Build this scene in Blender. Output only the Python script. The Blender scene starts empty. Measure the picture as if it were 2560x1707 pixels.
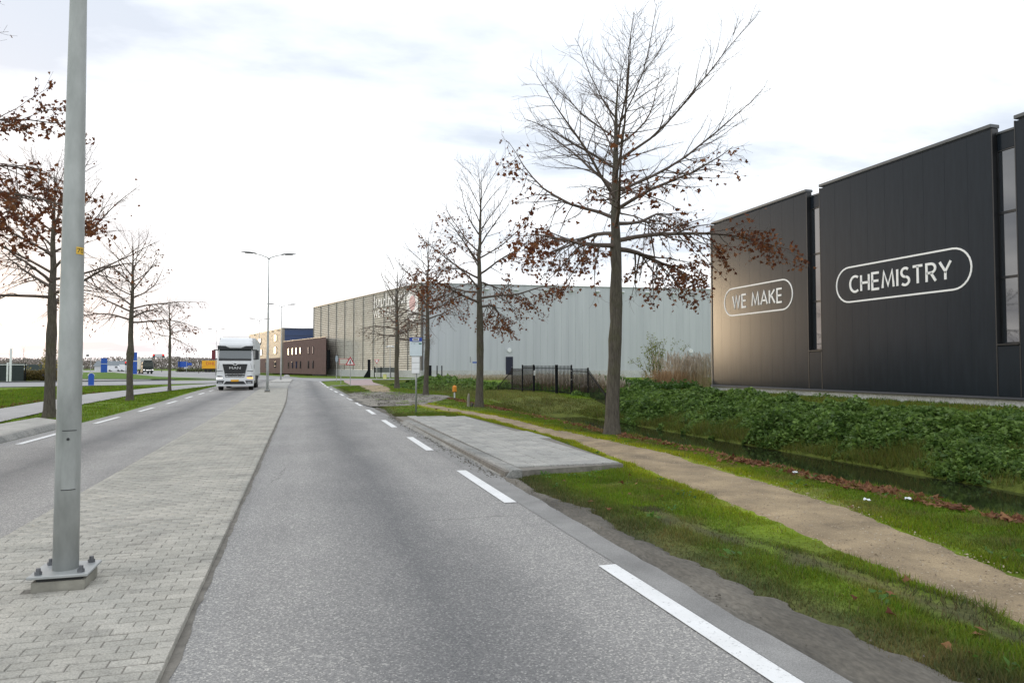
import bpy, bmesh, math, random
import numpy as np
from mathutils import Vector, Matrix
random.seed(7)
R = math.radians
SC = bpy.context.scene
COL = SC.collection

# ------------------------------------------------------------------ camera, sky, sun, exposure
# world axes: +Y runs along the road, +X to its right, metres; the road surface is at z = 0.03
cam = bpy.data.objects.new('camera', bpy.data.cameras.new('camera'))
COL.objects.link(cam)
cam.data.sensor_width = 36.0
cam.data.lens = 25.0
cam.data.clip_end = 6000
cam.location = (0, 0, 1.73)
cam.rotation_euler = (R(90 + 2.08), 0, R(-16.45))
SC.camera = cam

SUN_AZ, SUN_EL = R(-28), R(3)          # azimuth from +Y towards +X
w = bpy.data.worlds.new('World'); SC.world = w; w.use_nodes = True
nt = w.node_tree; nt.nodes.clear()
def wn(t, **k):
    n = nt.nodes.new(t)
    for a, b in k.items(): setattr(n, a, b)
    return n
L = nt.links.new
out = wn('ShaderNodeOutputWorld'); bg = wn('ShaderNodeBackground')
sky = wn('ShaderNodeTexSky'); sky.sky_type = 'NISHITA'; sky.sun_disc = False
sky.sun_elevation = SUN_EL; sky.sun_rotation = SUN_AZ
sky.air_density = 1.0; sky.dust_density = 2.5; sky.ozone_density = 1.0
bg.inputs['Strength'].default_value = 0.1
geo = wn('ShaderNodeTexCoord')
sep = wn('ShaderNodeSeparateXYZ'); L(geo.outputs['Generated'], sep.inputs[0])
def wmath(op, a, b=None):
    n = wn('ShaderNodeMath', operation=op)
    for i, x in enumerate((a, b)):
        if x is None: continue
        if isinstance(x, (int, float)): n.inputs[i].default_value = x
        else: L(x, n.inputs[i])
    return n.outputs[0]
zz = wmath('ADD', wmath('MAXIMUM', sep.outputs[2], 0.0), 0.12)
comb = wn('ShaderNodeCombineXYZ')
L(wmath('DIVIDE', sep.outputs[0], zz), comb.inputs[0]); L(wmath('DIVIDE', sep.outputs[1], zz), comb.inputs[1])
mp = wn('ShaderNodeMapping'); mp.inputs['Scale'].default_value = (0.55, 0.9, 1); mp.inputs['Rotation'].default_value = (0, 0, R(25))
L(comb.outputs[0], mp.inputs[0])
nz = wn('ShaderNodeTexNoise'); nz.inputs['Scale'].default_value = 1.1; nz.inputs['Detail'].default_value = 7; nz.inputs['Roughness'].default_value = 0.55
L(mp.outputs[0], nz.inputs[0])
cr = wn('ShaderNodeValToRGB')
cr.color_ramp.elements[0].position = 0.38; cr.color_ramp.elements[0].color = (6.0, 6.6, 7.55, 1)
cr.color_ramp.elements[1].position = 0.61; cr.color_ramp.elements[1].color = (12.4, 12.7, 13.0, 1)
L(nz.outputs[0], cr.inputs[0])
mx = wn('ShaderNodeMixRGB', blend_type='ADD'); mx.inputs[0].default_value = 0.19
L(cr.outputs[0], mx.inputs[1]); L(sky.outputs[0], mx.inputs[2])
L(mx.outputs[0], bg.inputs[0]); L(bg.outputs[0], out.inputs[0])

sd = Vector((math.sin(SUN_AZ) * math.cos(SUN_EL), math.cos(SUN_AZ) * math.cos(SUN_EL), math.sin(SUN_EL)))
sun = bpy.data.objects.new('sun', bpy.data.lights.new('sun', 'SUN')); COL.objects.link(sun)
sun.data.energy = 0.6; sun.data.angle = R(10); sun.data.color = (1.0, 0.76, 0.48)
sun.rotation_euler = sd.to_track_quat('Z', 'Y').to_euler(); sun.location = sd * 50 + Vector((0, 0, 30))
SC.view_settings.view_transform = 'Standard'; SC.view_settings.look = 'None'
SC.view_settings.exposure = 0.28; SC.view_settings.gamma = 1.0; SC.view_settings.use_curve_mapping = False

# ------------------------------------------------------------------ helpers
SA, CA = math.sin(R(16.45)), math.cos(R(16.45))
def CW(X, Y):                          # a survey point (across, ahead of the tripod) -> world x, y
    return (CA * X + SA * Y, -SA * X + CA * Y)

def fade(a, b, x):
    t = np.clip((np.asarray(x, float) - a) / (b - a), 0, 1)
    return t * t * (3 - 2 * t)
def hash2(ix, iy, s=0):
    n = (ix.astype(np.int64) * 374761393 + iy.astype(np.int64) * 668265263 + s * 974634) & 0xffffffff
    n = ((n ^ (n >> 13)) * 1274126177) & 0xffffffff
    n = (n ^ (n >> 16)) & 0xffff
    return n / 65535.0
def vnoise(x, y, s=0):
    x = np.asarray(x, float); y = np.asarray(y, float)
    ix = np.floor(x); iy = np.floor(y); fx = x - ix; fy = y - iy
    fx = fx * fx * (3 - 2 * fx); fy = fy * fy * (3 - 2 * fy)
    a = hash2(ix, iy, s); b = hash2(ix + 1, iy, s); c = hash2(ix, iy + 1, s); d = hash2(ix + 1, iy + 1, s)
    return (a * (1 - fx) + b * fx) * (1 - fy) + (c * (1 - fx) + d * fx) * fy
def fbm(x, y, s=0):
    return vnoise(x, y, s) * .55 + vnoise(x * 2.1, y * 2.1, s + 1) * .3 + vnoise(x * 4.3, y * 4.3, s + 2) * .15

def np_mesh(name, V, F, k, cols=None):
    """V (n,3), F (m,k) -> mesh; cols (n,3) optional point colour 'col'"""
    me = bpy.data.meshes.new(name)
    V = np.ascontiguousarray(V, np.float32); F = np.ascontiguousarray(F, np.int32)
    me.vertices.add(len(V)); me.vertices.foreach_set('co', V.ravel())
    me.loops.add(F.size); me.loops.foreach_set('vertex_index', F.ravel())
    me.polygons.add(len(F)); me.polygons.foreach_set('loop_start', np.arange(len(F), dtype=np.int32) * k)
    try: me.polygons.foreach_set('loop_total', np.full(len(F), k, np.int32))
    except Exception: pass
    if cols is not None:
        at = me.color_attributes.new('col', 'FLOAT_COLOR', 'POINT')
        c = np.ones((len(V), 4), np.float32); c[:, :3] = cols
        at.data.foreach_set('color', c.ravel())
    me.update(calc_edges=True)
    return me

def add(name, me, m=None, parent=None, loc=(0, 0, 0), rot=(0, 0, 0), kind=None):
    o = bpy.data.objects.new(name, me); COL.objects.link(o)
    if m is not None and me is not None and not me.materials: me.materials.append(m)
    o.location = loc; o.rotation_euler = rot
    if parent: o.parent = parent
    if kind: o['kind'] = kind
    return o
def tag(o, label=None, cat=None, group=None):
    if label: o['label'] = label
    if cat: o['category'] = cat
    if group: o['group'] = group
    return o
def thing(name, label, cat, loc=(0, 0, 0), rz=0, group=None):
    o = bpy.data.objects.new(name, None); COL.objects.link(o)
    o.empty_display_size = .2
    o.location = loc; o.rotation_euler = (0, 0, rz)
    return tag(o, label, cat, group)
def copy_tree(o, parent=None):
    c = o.copy(); COL.objects.link(c)
    if parent: c.parent = parent
    for ch in [x for x in o.children]: copy_tree(ch, c)
    return c

class MB:
    def __init__(s): s.v = []; s.f = []
    def face(s, pts):
        i = len(s.v); s.v += [tuple(p) for p in pts]; s.f.append(tuple(range(i, i + len(pts)))); return s
    def box(s, c, d, rz=0, bev=0, rx=0, ry=0):
        M = Matrix.Translation(Vector(c)) @ Matrix.Rotation(rz, 4, 'Z') @ Matrix.Rotation(ry, 4, 'Y') @ Matrix.Rotation(rx, 4, 'X')
        x, y, z = d[0] / 2, d[1] / 2, d[2] / 2
        i = len(s.v)
        if bev <= 0:
            P = [(-x, -y, -z), (x, -y, -z), (x, y, -z), (-x, y, -z), (-x, -y, z), (x, -y, z), (x, y, z), (-x, y, z)]
            Fs = [(0, 3, 2, 1), (4, 5, 6, 7), (0, 1, 5, 4), (1, 2, 6, 5), (2, 3, 7, 6), (3, 0, 4, 7)]
        else:
            b = min(bev, x * .9, y * .9, z * .9); P = []; Fs = []
            def oct_(X, Y, Z): return [(-X + b, -Y, Z), (X - b, -Y, Z), (X, -Y + b, Z), (X, Y - b, Z), (X - b, Y, Z), (-X + b, Y, Z), (-X, Y - b, Z), (-X, -Y + b, Z)]
            rings = [oct_(x - b, y - b, -z) if min(x, y) > 2 * b else oct_(x, y, -z), oct_(x, y, -z + b), oct_(x, y, z - b), oct_(x - b, y - b, z) if min(x, y) > 2 * b else oct_(x, y, z)]
            for r in rings: P += r
            for k in range(3):
                for j in range(8): Fs.append((k * 8 + j, k * 8 + (j + 1) % 8, k * 8 + 8 + (j + 1) % 8, k * 8 + 8 + j))
            Fs.append(tuple(range(7, -1, -1))); Fs.append(tuple(range(24, 32)))
        s.v += [tuple(M @ Vector(p)) for p in P]
        s.f += [tuple(i + a for a in f) for f in Fs]
        return s
    def tube(s, pts, rad, n=8, cap=True):
        pts = [Vector(p) for p in pts]
        if not hasattr(rad, '__len__'): rad = [rad] * len(pts)
        i0 = len(s.v); up = Vector((0, 0, 1))
        for k, p in enumerate(pts):
            t = (pts[min(k + 1, len(pts) - 1)] - pts[max(k - 1, 0)]).normalized()
            a = t.cross(up if abs(t.z) < .95 else Vector((0, 1, 0))).normalized(); b = t.cross(a)
            for j in range(n):
                an = 2 * math.pi * j / n
                s.v.append(tuple(p + (a * math.cos(an) + b * math.sin(an)) * rad[k]))
        for k in range(len(pts) - 1):
            for j in range(n):
                s.f.append((i0 + k * n + j, i0 + k * n + (j + 1) % n, i0 + k * n + n + (j + 1) % n, i0 + k * n + n + j))
        if cap:
            s.f.append(tuple(i0 + j for j in range(n - 1, -1, -1))); e = i0 + (len(pts) - 1) * n
            s.f.append(tuple(e + j for j in range(n)))
        return s
    def prism(s, poly, a0, a1, axis='z'):
        """poly: 2-D points; axis z: (x,y); axis y: (x,z) extruded along y; axis x: (y,z) extruded along x"""
        n = len(poly); i = len(s.v)
        def P(p, h):
            return (p[0], p[1], h) if axis == 'z' else ((p[0], h, p[1]) if axis == 'y' else (h, p[0], p[1]))
        s.v += [P(p, a0) for p in poly] + [P(p, a1) for p in poly]
        s.f.append(tuple(i + j for j in range(n))); s.f.append(tuple(i + n + j for j in range(n - 1, -1, -1)))
        for j in range(n): s.f.append((i + j, i + n + j, i + n + (j + 1) % n, i + (j + 1) % n))
        return s
    def mesh(s, name):
        me = bpy.data.meshes.new(name); me.from_pydata(s.v, [], s.f); me.update()
        bm = bmesh.new(); bm.from_mesh(me); bmesh.ops.recalc_face_normals(bm, faces=bm.faces); bm.to_mesh(me); bm.free()
        return me
    def build(s, name, m, parent=None, smooth=False, **k):
        me = s.mesh(name)
        if smooth: me.polygons.foreach_set('use_smooth', [True] * len(me.polygons))
        return add(name, me, m, parent, **k)

def text_mesh(txt, width=None, height=None, extr=0.0):
    cu = bpy.data.curves.new('lettering', 'FONT'); cu.body = txt; cu.size = 1; cu.extrude = 0; cu.resolution_u = 3
    cu.align_x = 'CENTER'
    o = bpy.data.objects.new('lettering', cu); COL.objects.link(o)
    dg = bpy.context.evaluated_depsgraph_get()
    me = bpy.data.meshes.new_from_object(o.evaluated_get(dg))
    bpy.data.objects.remove(o)
    co = np.empty(len(me.vertices) * 3, np.float32); me.vertices.foreach_get('co', co); co = co.reshape(-1, 3)
    mn, mxx = co.min(0), co.max(0)
    co -= (mn + mxx) / 2
    d = mxx - mn
    sx = width / d[0] if width else height / d[1]
    sy = height / d[1] if height else sx
    co[:, 0] *= sx; co[:, 1] *= sy
    me.vertices.foreach_set('co', co.ravel()); me.materials.clear(); me.update()
    return me

# ------------------------------------------------------------------ materials
def nodes(name):
    m = bpy.data.materials.new(name); m.use_nodes = True
    t = m.node_tree; b = t.nodes['Principled BSDF']
    return m, t, b
def N(t, ty, **k):
    n = t.nodes.new(ty)
    for a, v in k.items():
        if a in n.inputs: n.inputs[a].default_value = v
        else: setattr(n, a, v)
    return n
def ramp(t, src, stops):
    r = t.nodes.new('ShaderNodeValToRGB')
    e = r.color_ramp.elements
    while len(e) < len(stops): e.new(.5)
    for i, (p, c) in enumerate(stops):
        e[i].position = p; e[i].color = (*c, 1) if len(c) == 3 else c
    t.links.new(src, r.inputs[0]); return r.outputs[0]
def mixc(t, fac, a, b, mode='MIX'):
    n = t.nodes.new('ShaderNodeMixRGB'); n.blend_type = mode
    for i, x in enumerate((fac, a, b)):
        if hasattr(x, 'default_value') or hasattr(x, 'is_linked'): t.links.new(x, n.inputs[i])
        elif isinstance(x, (int, float)): n.inputs[i].default_value = x
        else: n.inputs[i].default_value = (*x, 1)
    return n.outputs[0]
def coords(t, scale=(1, 1, 1), kind='Object'):
    tc = t.nodes.new('ShaderNodeTexCoord'); mp = t.nodes.new('ShaderNodeMapping')
    mp.inputs['Scale'].default_value = scale
    t.links.new(tc.outputs[kind], mp.inputs[0]); return mp.outputs[0]
def noise(t, co, scale, detail=4, rough=.55):
    n = N(t, 'ShaderNodeTexNoise', Scale=scale, Detail=detail, Roughness=rough); t.links.new(co, n.inputs[0]); return n.outputs[0]
def bump(t, b, src, strength=.3, dist=.02):
    n = N(t, 'ShaderNodeBump', Strength=strength, Distance=dist); t.links.new(src, n.inputs['Height'])
    t.links.new(n.outputs[0], b.inputs['Normal'])
def M(name, c, var=.15, scale=3.0, rough=.6, metal=0, bmp=0, bscale=40, spec=.5, stretch=(1, 1, 1), tint=None, fine=None):
    m, t, b = nodes(name); co = coords(t, stretch)
    n = noise(t, co, scale, 5, .6)
    c2 = tint if tint else c
    lo = tuple(x * (1 - var) for x in c2); hi = tuple(min(1, x * (1 + var)) for x in c)
    col = ramp(t, n, [(.3, lo), (.7, hi)])
    if fine:
        f = noise(t, co, fine, 2, .6); col = mixc(t, .5, col, ramp(t, f, [(.3, (.25, .25, .25)), (.7, (.75, .75, .75))]), 'OVERLAY')
    t.links.new(col, b.inputs['Base Color'])
    b.inputs['Roughness'].default_value = rough; b.inputs['Metallic'].default_value = metal
    b.inputs['Specular IOR Level'].default_value = spec
    if bmp: bump(t, b, noise(t, co, bscale, 4), bmp)
    return m
def emit(name, c, s):
    m, t, b = nodes(name); b.inputs['Base Color'].default_value = (*c, 1)
    b.inputs['Emission Color'].default_value = (*c, 1); b.inputs['Emission Strength'].default_value = s; return m

def mat_asphalt():
    m, t, b = nodes('asphalt'); co = coords(t)
    big = noise(t, coords(t, (.9, .07, 1)), 1.6, 4, .6)          # long streaks along the lane (wheel tracks, old patches)
    col = ramp(t, big, [(.30, (.258, .252, .244)), (.55, (.325, .316, .303)), (.75, (.380, .368, .350))])
    pat = noise(t, co, .55, 5, .6)
    col = mixc(t, .35, col, ramp(t, pat, [(.35, (.248, .242, .235)), (.65, (.368, .357, .340))]))
    tc = t.nodes.new('ShaderNodeTexCoord'); sx = t.nodes.new('ShaderNodeSeparateXYZ'); t.links.new(tc.outputs['Object'], sx.inputs[0])
    wob = noise(t, coords(t, (.6, .25, 1)), 1.2, 4, .6)
    def mth(op, a, b=0.0):
        n_ = t.nodes.new('ShaderNodeMath'); n_.operation = op
        for i_, x_ in enumerate((a, b)):
            if isinstance(x_, (int, float)): n_.inputs[i_].default_value = x_
            else: t.links.new(x_, n_.inputs[i_])
        return n_.outputs[0]
    def band(cx_, hw_):                # oil-darkened strip between the wheel tracks
        d_ = mth('ABSOLUTE', mth('ADD', mth('SUBTRACT', sx.outputs[0], cx_), mth('MULTIPLY', mth('SUBTRACT', wob, .5), 1.1)))
        return mth('SUBTRACT', 1.0, mth('MINIMUM', mth('DIVIDE', d_, hw_), 1.0))
    bnd = mth('MAXIMUM', band(.95, .95), band(-4.5, .95))
    col = mixc(t, mth('MULTIPLY', bnd, .75), col, (.125, .127, .131))
    crk = N(t, 'ShaderNodeTexVoronoi', Scale=.33, feature='DISTANCE_TO_EDGE'); wv = noise(t, co, 1.6, 5, .7)
    cm = t.nodes.new('ShaderNodeMixRGB'); cm.inputs[0].default_value = .35; t.links.new(co, cm.inputs[1]); nn_ = N(t, 'ShaderNodeTexNoise', Scale=1.4, Detail=5); t.links.new(co, nn_.inputs[0]); t.links.new(nn_.outputs['Color'], cm.inputs[2]); t.links.new(cm.outputs[0], crk.inputs[0])
    cl = mth('MULTIPLY', mth('LESS_THAN', crk.outputs['Distance'], .0022), mth('GREATER_THAN', wob, .54))
    col = mixc(t, mth('MULTIPLY', cl, .45), col, (.06, .06, .058))
    v = N(t, 'ShaderNodeTexVoronoi', Scale=95.0); t.links.new(co, v.inputs[0])
    vs = t.nodes.new('ShaderNodeSeparateColor'); t.links.new(v.outputs['Color'], vs.inputs[0])
    stone = ramp(t, vs.outputs[0], [(.0, (.35, .35, .36)), (.55, (.85, .85, .85)), (.80, (1.05, 1.04, 1.02)), (.93, (1.9, 1.86, 1.75)), (1.0, (2.4, 2.35, 2.2))])
    col = mixc(t, .55, col, stone, 'MULTIPLY')
    f = noise(t, co, 240, 2, .6)
    col = mixc(t, .5, col, ramp(t, f, [(.3, (.3, .3, .3)), (.7, (.72, .72, .72))]), 'OVERLAY')
    t.links.new(col, b.inputs['Base Color'])
    b.inputs['Roughness'].default_value = .8; b.inputs['Specular IOR Level'].default_value = .35
    bump(t, b, v.outputs['Distance'], .5, .006)
    return m
def mat_vcol(name, rough=.6, spec=.3, trans=0, gain=1.0):
    m, t, b = nodes(name)
    a = N(t, 'ShaderNodeAttribute', attribute_name='col')
    col = mixc(t, 1.0, a.outputs['Color'], (gain, gain, gain), 'MULTIPLY')
    t.links.new(col, b.inputs['Base Color'])
    b.inputs['Roughness'].default_value = rough; b.inputs['Specular IOR Level'].default_value = spec
    if trans:
        tr = N(t, 'ShaderNodeBsdfTranslucent'); t.links.new(col, tr.inputs[0])
        ms = N(t, 'ShaderNodeMixShader'); ms.inputs[0].default_value = trans
        t.links.new(b.outputs[0], ms.inputs[1]); t.links.new(tr.outputs[0], ms.inputs[2])
        t.links.new(ms.outputs[0], t.nodes['Material Output'].inputs[0])
    return m
def mat_ground():
    m, t, b = nodes('turf'); co = coords(t)
    a = N(t, 'ShaderNodeAttribute', attribute_name='col')
    n = noise(t, co, 1.3, 6, .6); n2 = noise(t, co, 22, 4, .7)
    col = mixc(t, .75, a.outputs['Color'], ramp(t, n, [(.3, (.28, .3, .3)), (.7, (.75, .72, .6))]), 'OVERLAY')
    col = mixc(t, .6, col, ramp(t, n2, [(.3, (.2, .2, .2)), (.7, (.75, .75, .75))]), 'OVERLAY')
    t.links.new(col, b.inputs['Base Color']); b.inputs['Roughness'].default_value = .9; b.inputs['Specular IOR Level'].default_value = .15
    bump(t, b, n2, .6, .05)
    return m
def mat_pieces(name, lo, hi, rough=.85, scale=60, bm=.4):
    """stone pieces: each one its own tone (object random, or the 'rnd' value of a joined piece)"""
    m, t, b = nodes(name); co = coords(t, kind='Object')
    oi = t.nodes.new('ShaderNodeObjectInfo'); a = N(t, 'ShaderNodeAttribute', attribute_name='rnd')
    ad = N(t, 'ShaderNodeMath', operation='ADD'); t.links.new(oi.outputs['Random'], ad.inputs[0]); t.links.new(a.outputs['Fac'], ad.inputs[1])
    fr = N(t, 'ShaderNodeMath', operation='FRACT'); t.links.new(ad.outputs[0], fr.inputs[0])
    col = ramp(t, fr.outputs[0], [(0, lo), (.5, tuple((x + y) / 2 for x, y in zip(lo, hi))), (1, hi)])
    ge = t.nodes.new('ShaderNodeNewGeometry')
    n = noise(t, ge.outputs['Position'], 1.1, 5, .65)
    col = mixc(t, .7, col, ramp(t, n, [(.3, (.36, .37, .36)), (.7, (.62, .61, .58))]), 'OVERLAY')
    dn = noise(t, ge.outputs['Position'], 2.6, 6, .7)
    col = mixc(t, ramp(t, dn, [(.50, (0, 0, 0)), (.70, (.55, .55, .55))]), col, tuple(x * .55 for x in lo))
    n2 = noise(t, ge.outputs['Position'], scale, 4, .7)
    col = mixc(t, .8, col, ramp(t, n2, [(.3, (.27, .27, .27)), (.7, (.72, .72, .72))]), 'OVERLAY')
    t.links.new(col, b.inputs['Base Color']); b.inputs['Roughness'].default_value = rough; b.inputs['Specular IOR Level'].default_value = .25
    bump(t, b, n2, bm, .006)
    return m
def mat_glass(name, c=(.02, .025, .03), rough=.03):
    m, t, b = nodes(name); b.inputs['Base Color'].default_value = (*c, 1)
    n = noise(t, coords(t), .8, 2); bump(t, b, n, .04, .02)
    b.inputs['Roughness'].default_value = rough; b.inputs['Specular IOR Level'].default_value = .9; b.inputs['IOR'].default_value = 1.8
    return m
def mat_cladding():
    m, t, b = nodes('black_cladding'); co = coords(t)
    n = noise(t, coords(t, (1, 1, .12)), 5, 4); f = noise(t, co, 70, 3)
    t.links.new(ramp(t, n, [(.3, (.0125, .0170, .0230)), (.7, (.0165, .0222, .0295))]), b.inputs['Base Color'])
    oi = t.nodes.new('ShaderNodeObjectInfo')
    rr = N(t, 'ShaderNodeMapRange'); t.links.new(oi.outputs['Random'], rr.inputs[0]); rr.inputs[3].default_value = .188; rr.inputs[4].default_value = .192
    t.links.new(rr.outputs[0], b.inputs['Roughness'])
    b.inputs['Specular IOR Level'].default_value = .24; b.inputs['IOR'].default_value = 1.42
    bump(t, b, f, .08, .003)
    return m
def mat_wall_grey():
    m, t, b = nodes('grey_wall_sheet'); co = coords(t)
    n = noise(t, coords(t, (1, 1, .06)), .9, 6, .65)
    col = ramp(t, n, [(.3, (.455, .475, .50)), (.7, (.53, .55, .572))])
    t.links.new(col, b.inputs['Base Color']); b.inputs['Roughness'].default_value = .55
    return m
def mat_bark():
    m, t, b = nodes('bark'); co = coords(t, (9, 9, 1.6)); n = noise(t, co, 3, 6, .7)
    col = ramp(t, n, [(.3, (.055, .047, .038)), (.7, (.15, .132, .105))])
    g = noise(t, coords(t), 1.4, 3); col = mixc(t, ramp(t, g, [(.5, (0, 0, 0)), (.72, (.55, .55, .55))]), col, (.085, .09, .035))
    t.links.new(col, b.inputs['Base Color']); b.inputs['Roughness'].default_value = .9; b.inputs['Specular IOR Level'].default_value = .2
    bump(t, b, n, .7, .03); return m
def mat_water():
    m, t, b = nodes('ditch_water'); n = noise(t, coords(t), 2.5, 3)
    b.inputs['Base Color'].default_value = (.012, .013, .008, 1); b.inputs['Roughness'].default_value = .06
    bump(t, b, n, .06, .02); return m

m_asph = mat_asphalt()
m_shoulder = M('worn_concrete_strip', (.25, .245, .235), .22, 1.5, .85, bmp=.3, bscale=60, fine=110)
m_mud = M('mud', (.135, .122, .100), .35, 1.6, .9, bmp=.9, bscale=14, tint=(.088, .080, .066), fine=45, stretch=(1, .35, 1))
m_rubble = M('muddy_rubble', (.235, .215, .18), .4, 1.1, .9, bmp=1.0, bscale=7, tint=(.14, .128, .108), fine=18)
m_sand = M('trodden_sand', (.345, .262, .158), .27, 1.4, .9, bmp=.9, bscale=45, tint=(.26, .198, .122), fine=80)
m_light_path = M('pale_path_asphalt', (.34, .335, .33), .12, .8, .85, bmp=.3, bscale=60, fine=90)
m_far_road = M('far_asphalt', (.30, .30, .30), .12, .25, .85)
m_redpath = M('red_paving', (.36, .27, .265), .15, 1.2, .85, fine=14)
def mat_paint():
    m, t, b = nodes('road_paint'); co = coords(t); n = noise(t, co, 38, 5, .75); n2 = noise(t, co, 3, 4)
    wear = ramp(t, n, [(.575, (0, 0, 0)), (.67, (.8, .8, .8))])
    col = mixc(t, wear, ramp(t, n2, [(.3, (.74, .74, .725)), (.7, (.84, .84, .83))]), (.33, .325, .315))
    t.links.new(col, b.inputs['Base Color']); b.inputs['Roughness'].default_value = .65; bump(t, b, n, .2, .004); return m
m_paint = mat_paint()
m_joint = M('joint_dirt', (.20, .185, .16), .3, 8, .95, bmp=.4, bscale=60)
m_paver = mat_pieces('median_paver', (.385, .37, .335), (.465, .445, .405), scale=75, bm=.9)
m_tile = mat_pieces('platform_tile', (.355, .35, .335), (.40, .392, .375), scale=55)
m_kerb = mat_pieces('kerb_concrete', (.25, .25, .24), (.32, .315, .30), scale=30)
m_conc = M('concrete', (.42, .41, .38), .18, 2.5, .85, bmp=.25, bscale=30, fine=25)
m_galv = M('galvanised_steel', (.40, .415, .41), .12, 5, .45, metal=.35, bmp=.06, bscale=120, stretch=(1, 1, .3))
m_pole = M('lamp_post_paint', (.40, .412, .40), .30, 3.2, .5, metal=.15, bmp=.06, bscale=90, stretch=(1, 1, .35), tint=(.35, .37, .35))
m_bolt = M('bolt_steel', (.16, .165, .175), .2, 9, .5, metal=.6)
m_dark = M('dark_plastic', (.022, .023, .025), .2, 6, .45)
m_black = M('black_powder_coat', (.010, .011, .013), .2, 6, .75, spec=.12)
m_head = M('lamp_head_grey', (.20, .20, .20), .1, 6, .4, metal=.3)
m_white = M('white_paint', (.78, .79, .80), .03, 2, .32)
m_offw = M('off_white_panel', (.62, .63, .63), .05, 1.2, .5)
m_rubber = M('tyre_rubber', (.018, .018, .018), .2, 8, .75)
m_blue = M('sign_blue', (.015, .085, .42), .06, 3, .4)
m_blue2 = M('bus_blue', (.02, .06, .36), .05, 3, .4)
m_red = M('sign_red', (.50, .02, .035), .06, 3, .4)
m_redd = M('dark_red_plastic', (.16, .02, .03), .1, 3, .4)
m_yellow = M('yellow_paint', (.80, .40, .01), .06, 3, .4)
m_sticker = M('yellow_sticker', (.80, .50, .06), .15, 20, .5)
m_orange = M('orange_marker', (.72, .26, .02), .1, 5, .5)
m_ink = M('black_ink', (.015, .015, .018), .05, 5, .6)
m_green = M('sign_green', (.01, .16, .085), .05, 5, .5)
m_grntxt = M('green_print', (.015, .15, .085), .05, 5, .5)
m_info = M('info_panel', (.66, .74, .77), .05, 5, .35)
m_chrome = M('chrome', (.75, .75, .76), .05, 5, .18, metal=1)
m_glass = mat_glass('window_glass')
m_screen = mat_glass('windscreen_glass', (.03, .045, .045), .06)
m_lampglass = M('headlight_glass', (.62, .64, .66), .1, 12, .12)
m_indic = emit('lit_amber_lamp', (1.0, .50, .12), 1.6)
m_drl = emit('lit_white_lamp', (1.0, .97, .92), 1.6)
m_redlight = emit('lit_red_lamp', (1.0, .04, .03), 1.2)
m_clad = mat_cladding()
m_trimk = M('black_trim', (.016, .0165, .018), .15, 4, .4)
m_coping = M('coping_metal', (.10, .105, .11), .1, 3, .4, metal=.4)
m_letter = M('white_lettering', (.90, .90, .90), .03, 5, .5)
m_plinth = M('plinth_concrete', (.50, .50, .485), .13, .9, .85, bmp=.15, bscale=20, fine=12)
m_wallgrey = mat_wall_grey()
m_slat = mat_pieces('cream_slat', (.53, .495, .435), (.60, .565, .50), rough=.5, scale=6, bm=.05)
m_gap = M('slat_gap', (.20, .185, .165), .1, 4, .8)
m_brick = M('brown_brick', (.105, .058, .056), .22, 1.2, .85, bmp=.3, bscale=20, fine=9)
m_bluewall = M('blue_cladding', (.045, .075, .175), .12, .6, .5, stretch=(1, 1, 4))
m_office = M('beige_cladding', (.36, .31, .245), .1, .8, .55)
m_door = M('navy_door', (.012, .014, .035), .1, 3, .4)
m_bark = mat_bark()
m_twig = M('twig', (.115, .085, .068), .25, 4, .85)
m_leaf = mat_vcol('dry_leaf', .7, .2, .35)
m_grass = mat_vcol('grass_blade', .6, .2, .35)
m_bramble = mat_vcol('bramble_leaf', .5, .35, .4)
m_reed = mat_vcol('reed_stalk', .8, .1, .2)
m_ground = mat_ground()
m_water = mat_water()
m_farwood = mat_vcol('bare_wood', .9, .1)
m_navy = M('dark_mesh_screen', (.022, .032, .034), .15, 3, .7)
m_litter = M('paper_litter', (.72, .76, .78), .08, 6, .6)
m_wood = M('weathered_wood', (.27, .245, .20), .25, 5, .9, stretch=(1, 1, .2), bmp=.4, bscale=20)
m_hdry = M('headlight_recess', (.06, .06, .065), .1, 5, .4)

# ------------------------------------------------------------------ ground
def off(u):                            # sideways drift of the road: straight, then bending away to the left
    u = np.asarray(u, float)
    return -.45 * fade(30, 70, u) - .0036 * np.clip(u - 90, 0, 75) ** 2 - .54 * np.clip(u - 165, 0, None)
def pathL(u): return np.interp(u, [0, 2.5, 3.5, 5.6, 9.7, 14.7, 22.5, 27, 31.5], [3.95, 4.3, 4.46, 4.72, 5.25, 5.85, 5.80, 5.35, 4.9])
def pathR(u): return np.interp(u, [0, 2.5, 4.3, 7.5, 12, 16.5, 24, 28, 31.5], [4.9, 5.25, 5.6, 6.4, 6.84, 6.62, 6.30, 5.95, 5.6])
def mudR(u): return np.interp(u, [0, 3, 5, 7.4, 10.35, 11, 24, 25, 31, 33, 46, 50, 60, 66], [3.50, 3.38, 3.24, 3.15, 3.08, 3.04, 3.0, 3.0, 3.05, 3.1, 3.0, 2.9, 2.6, 2.5])
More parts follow.
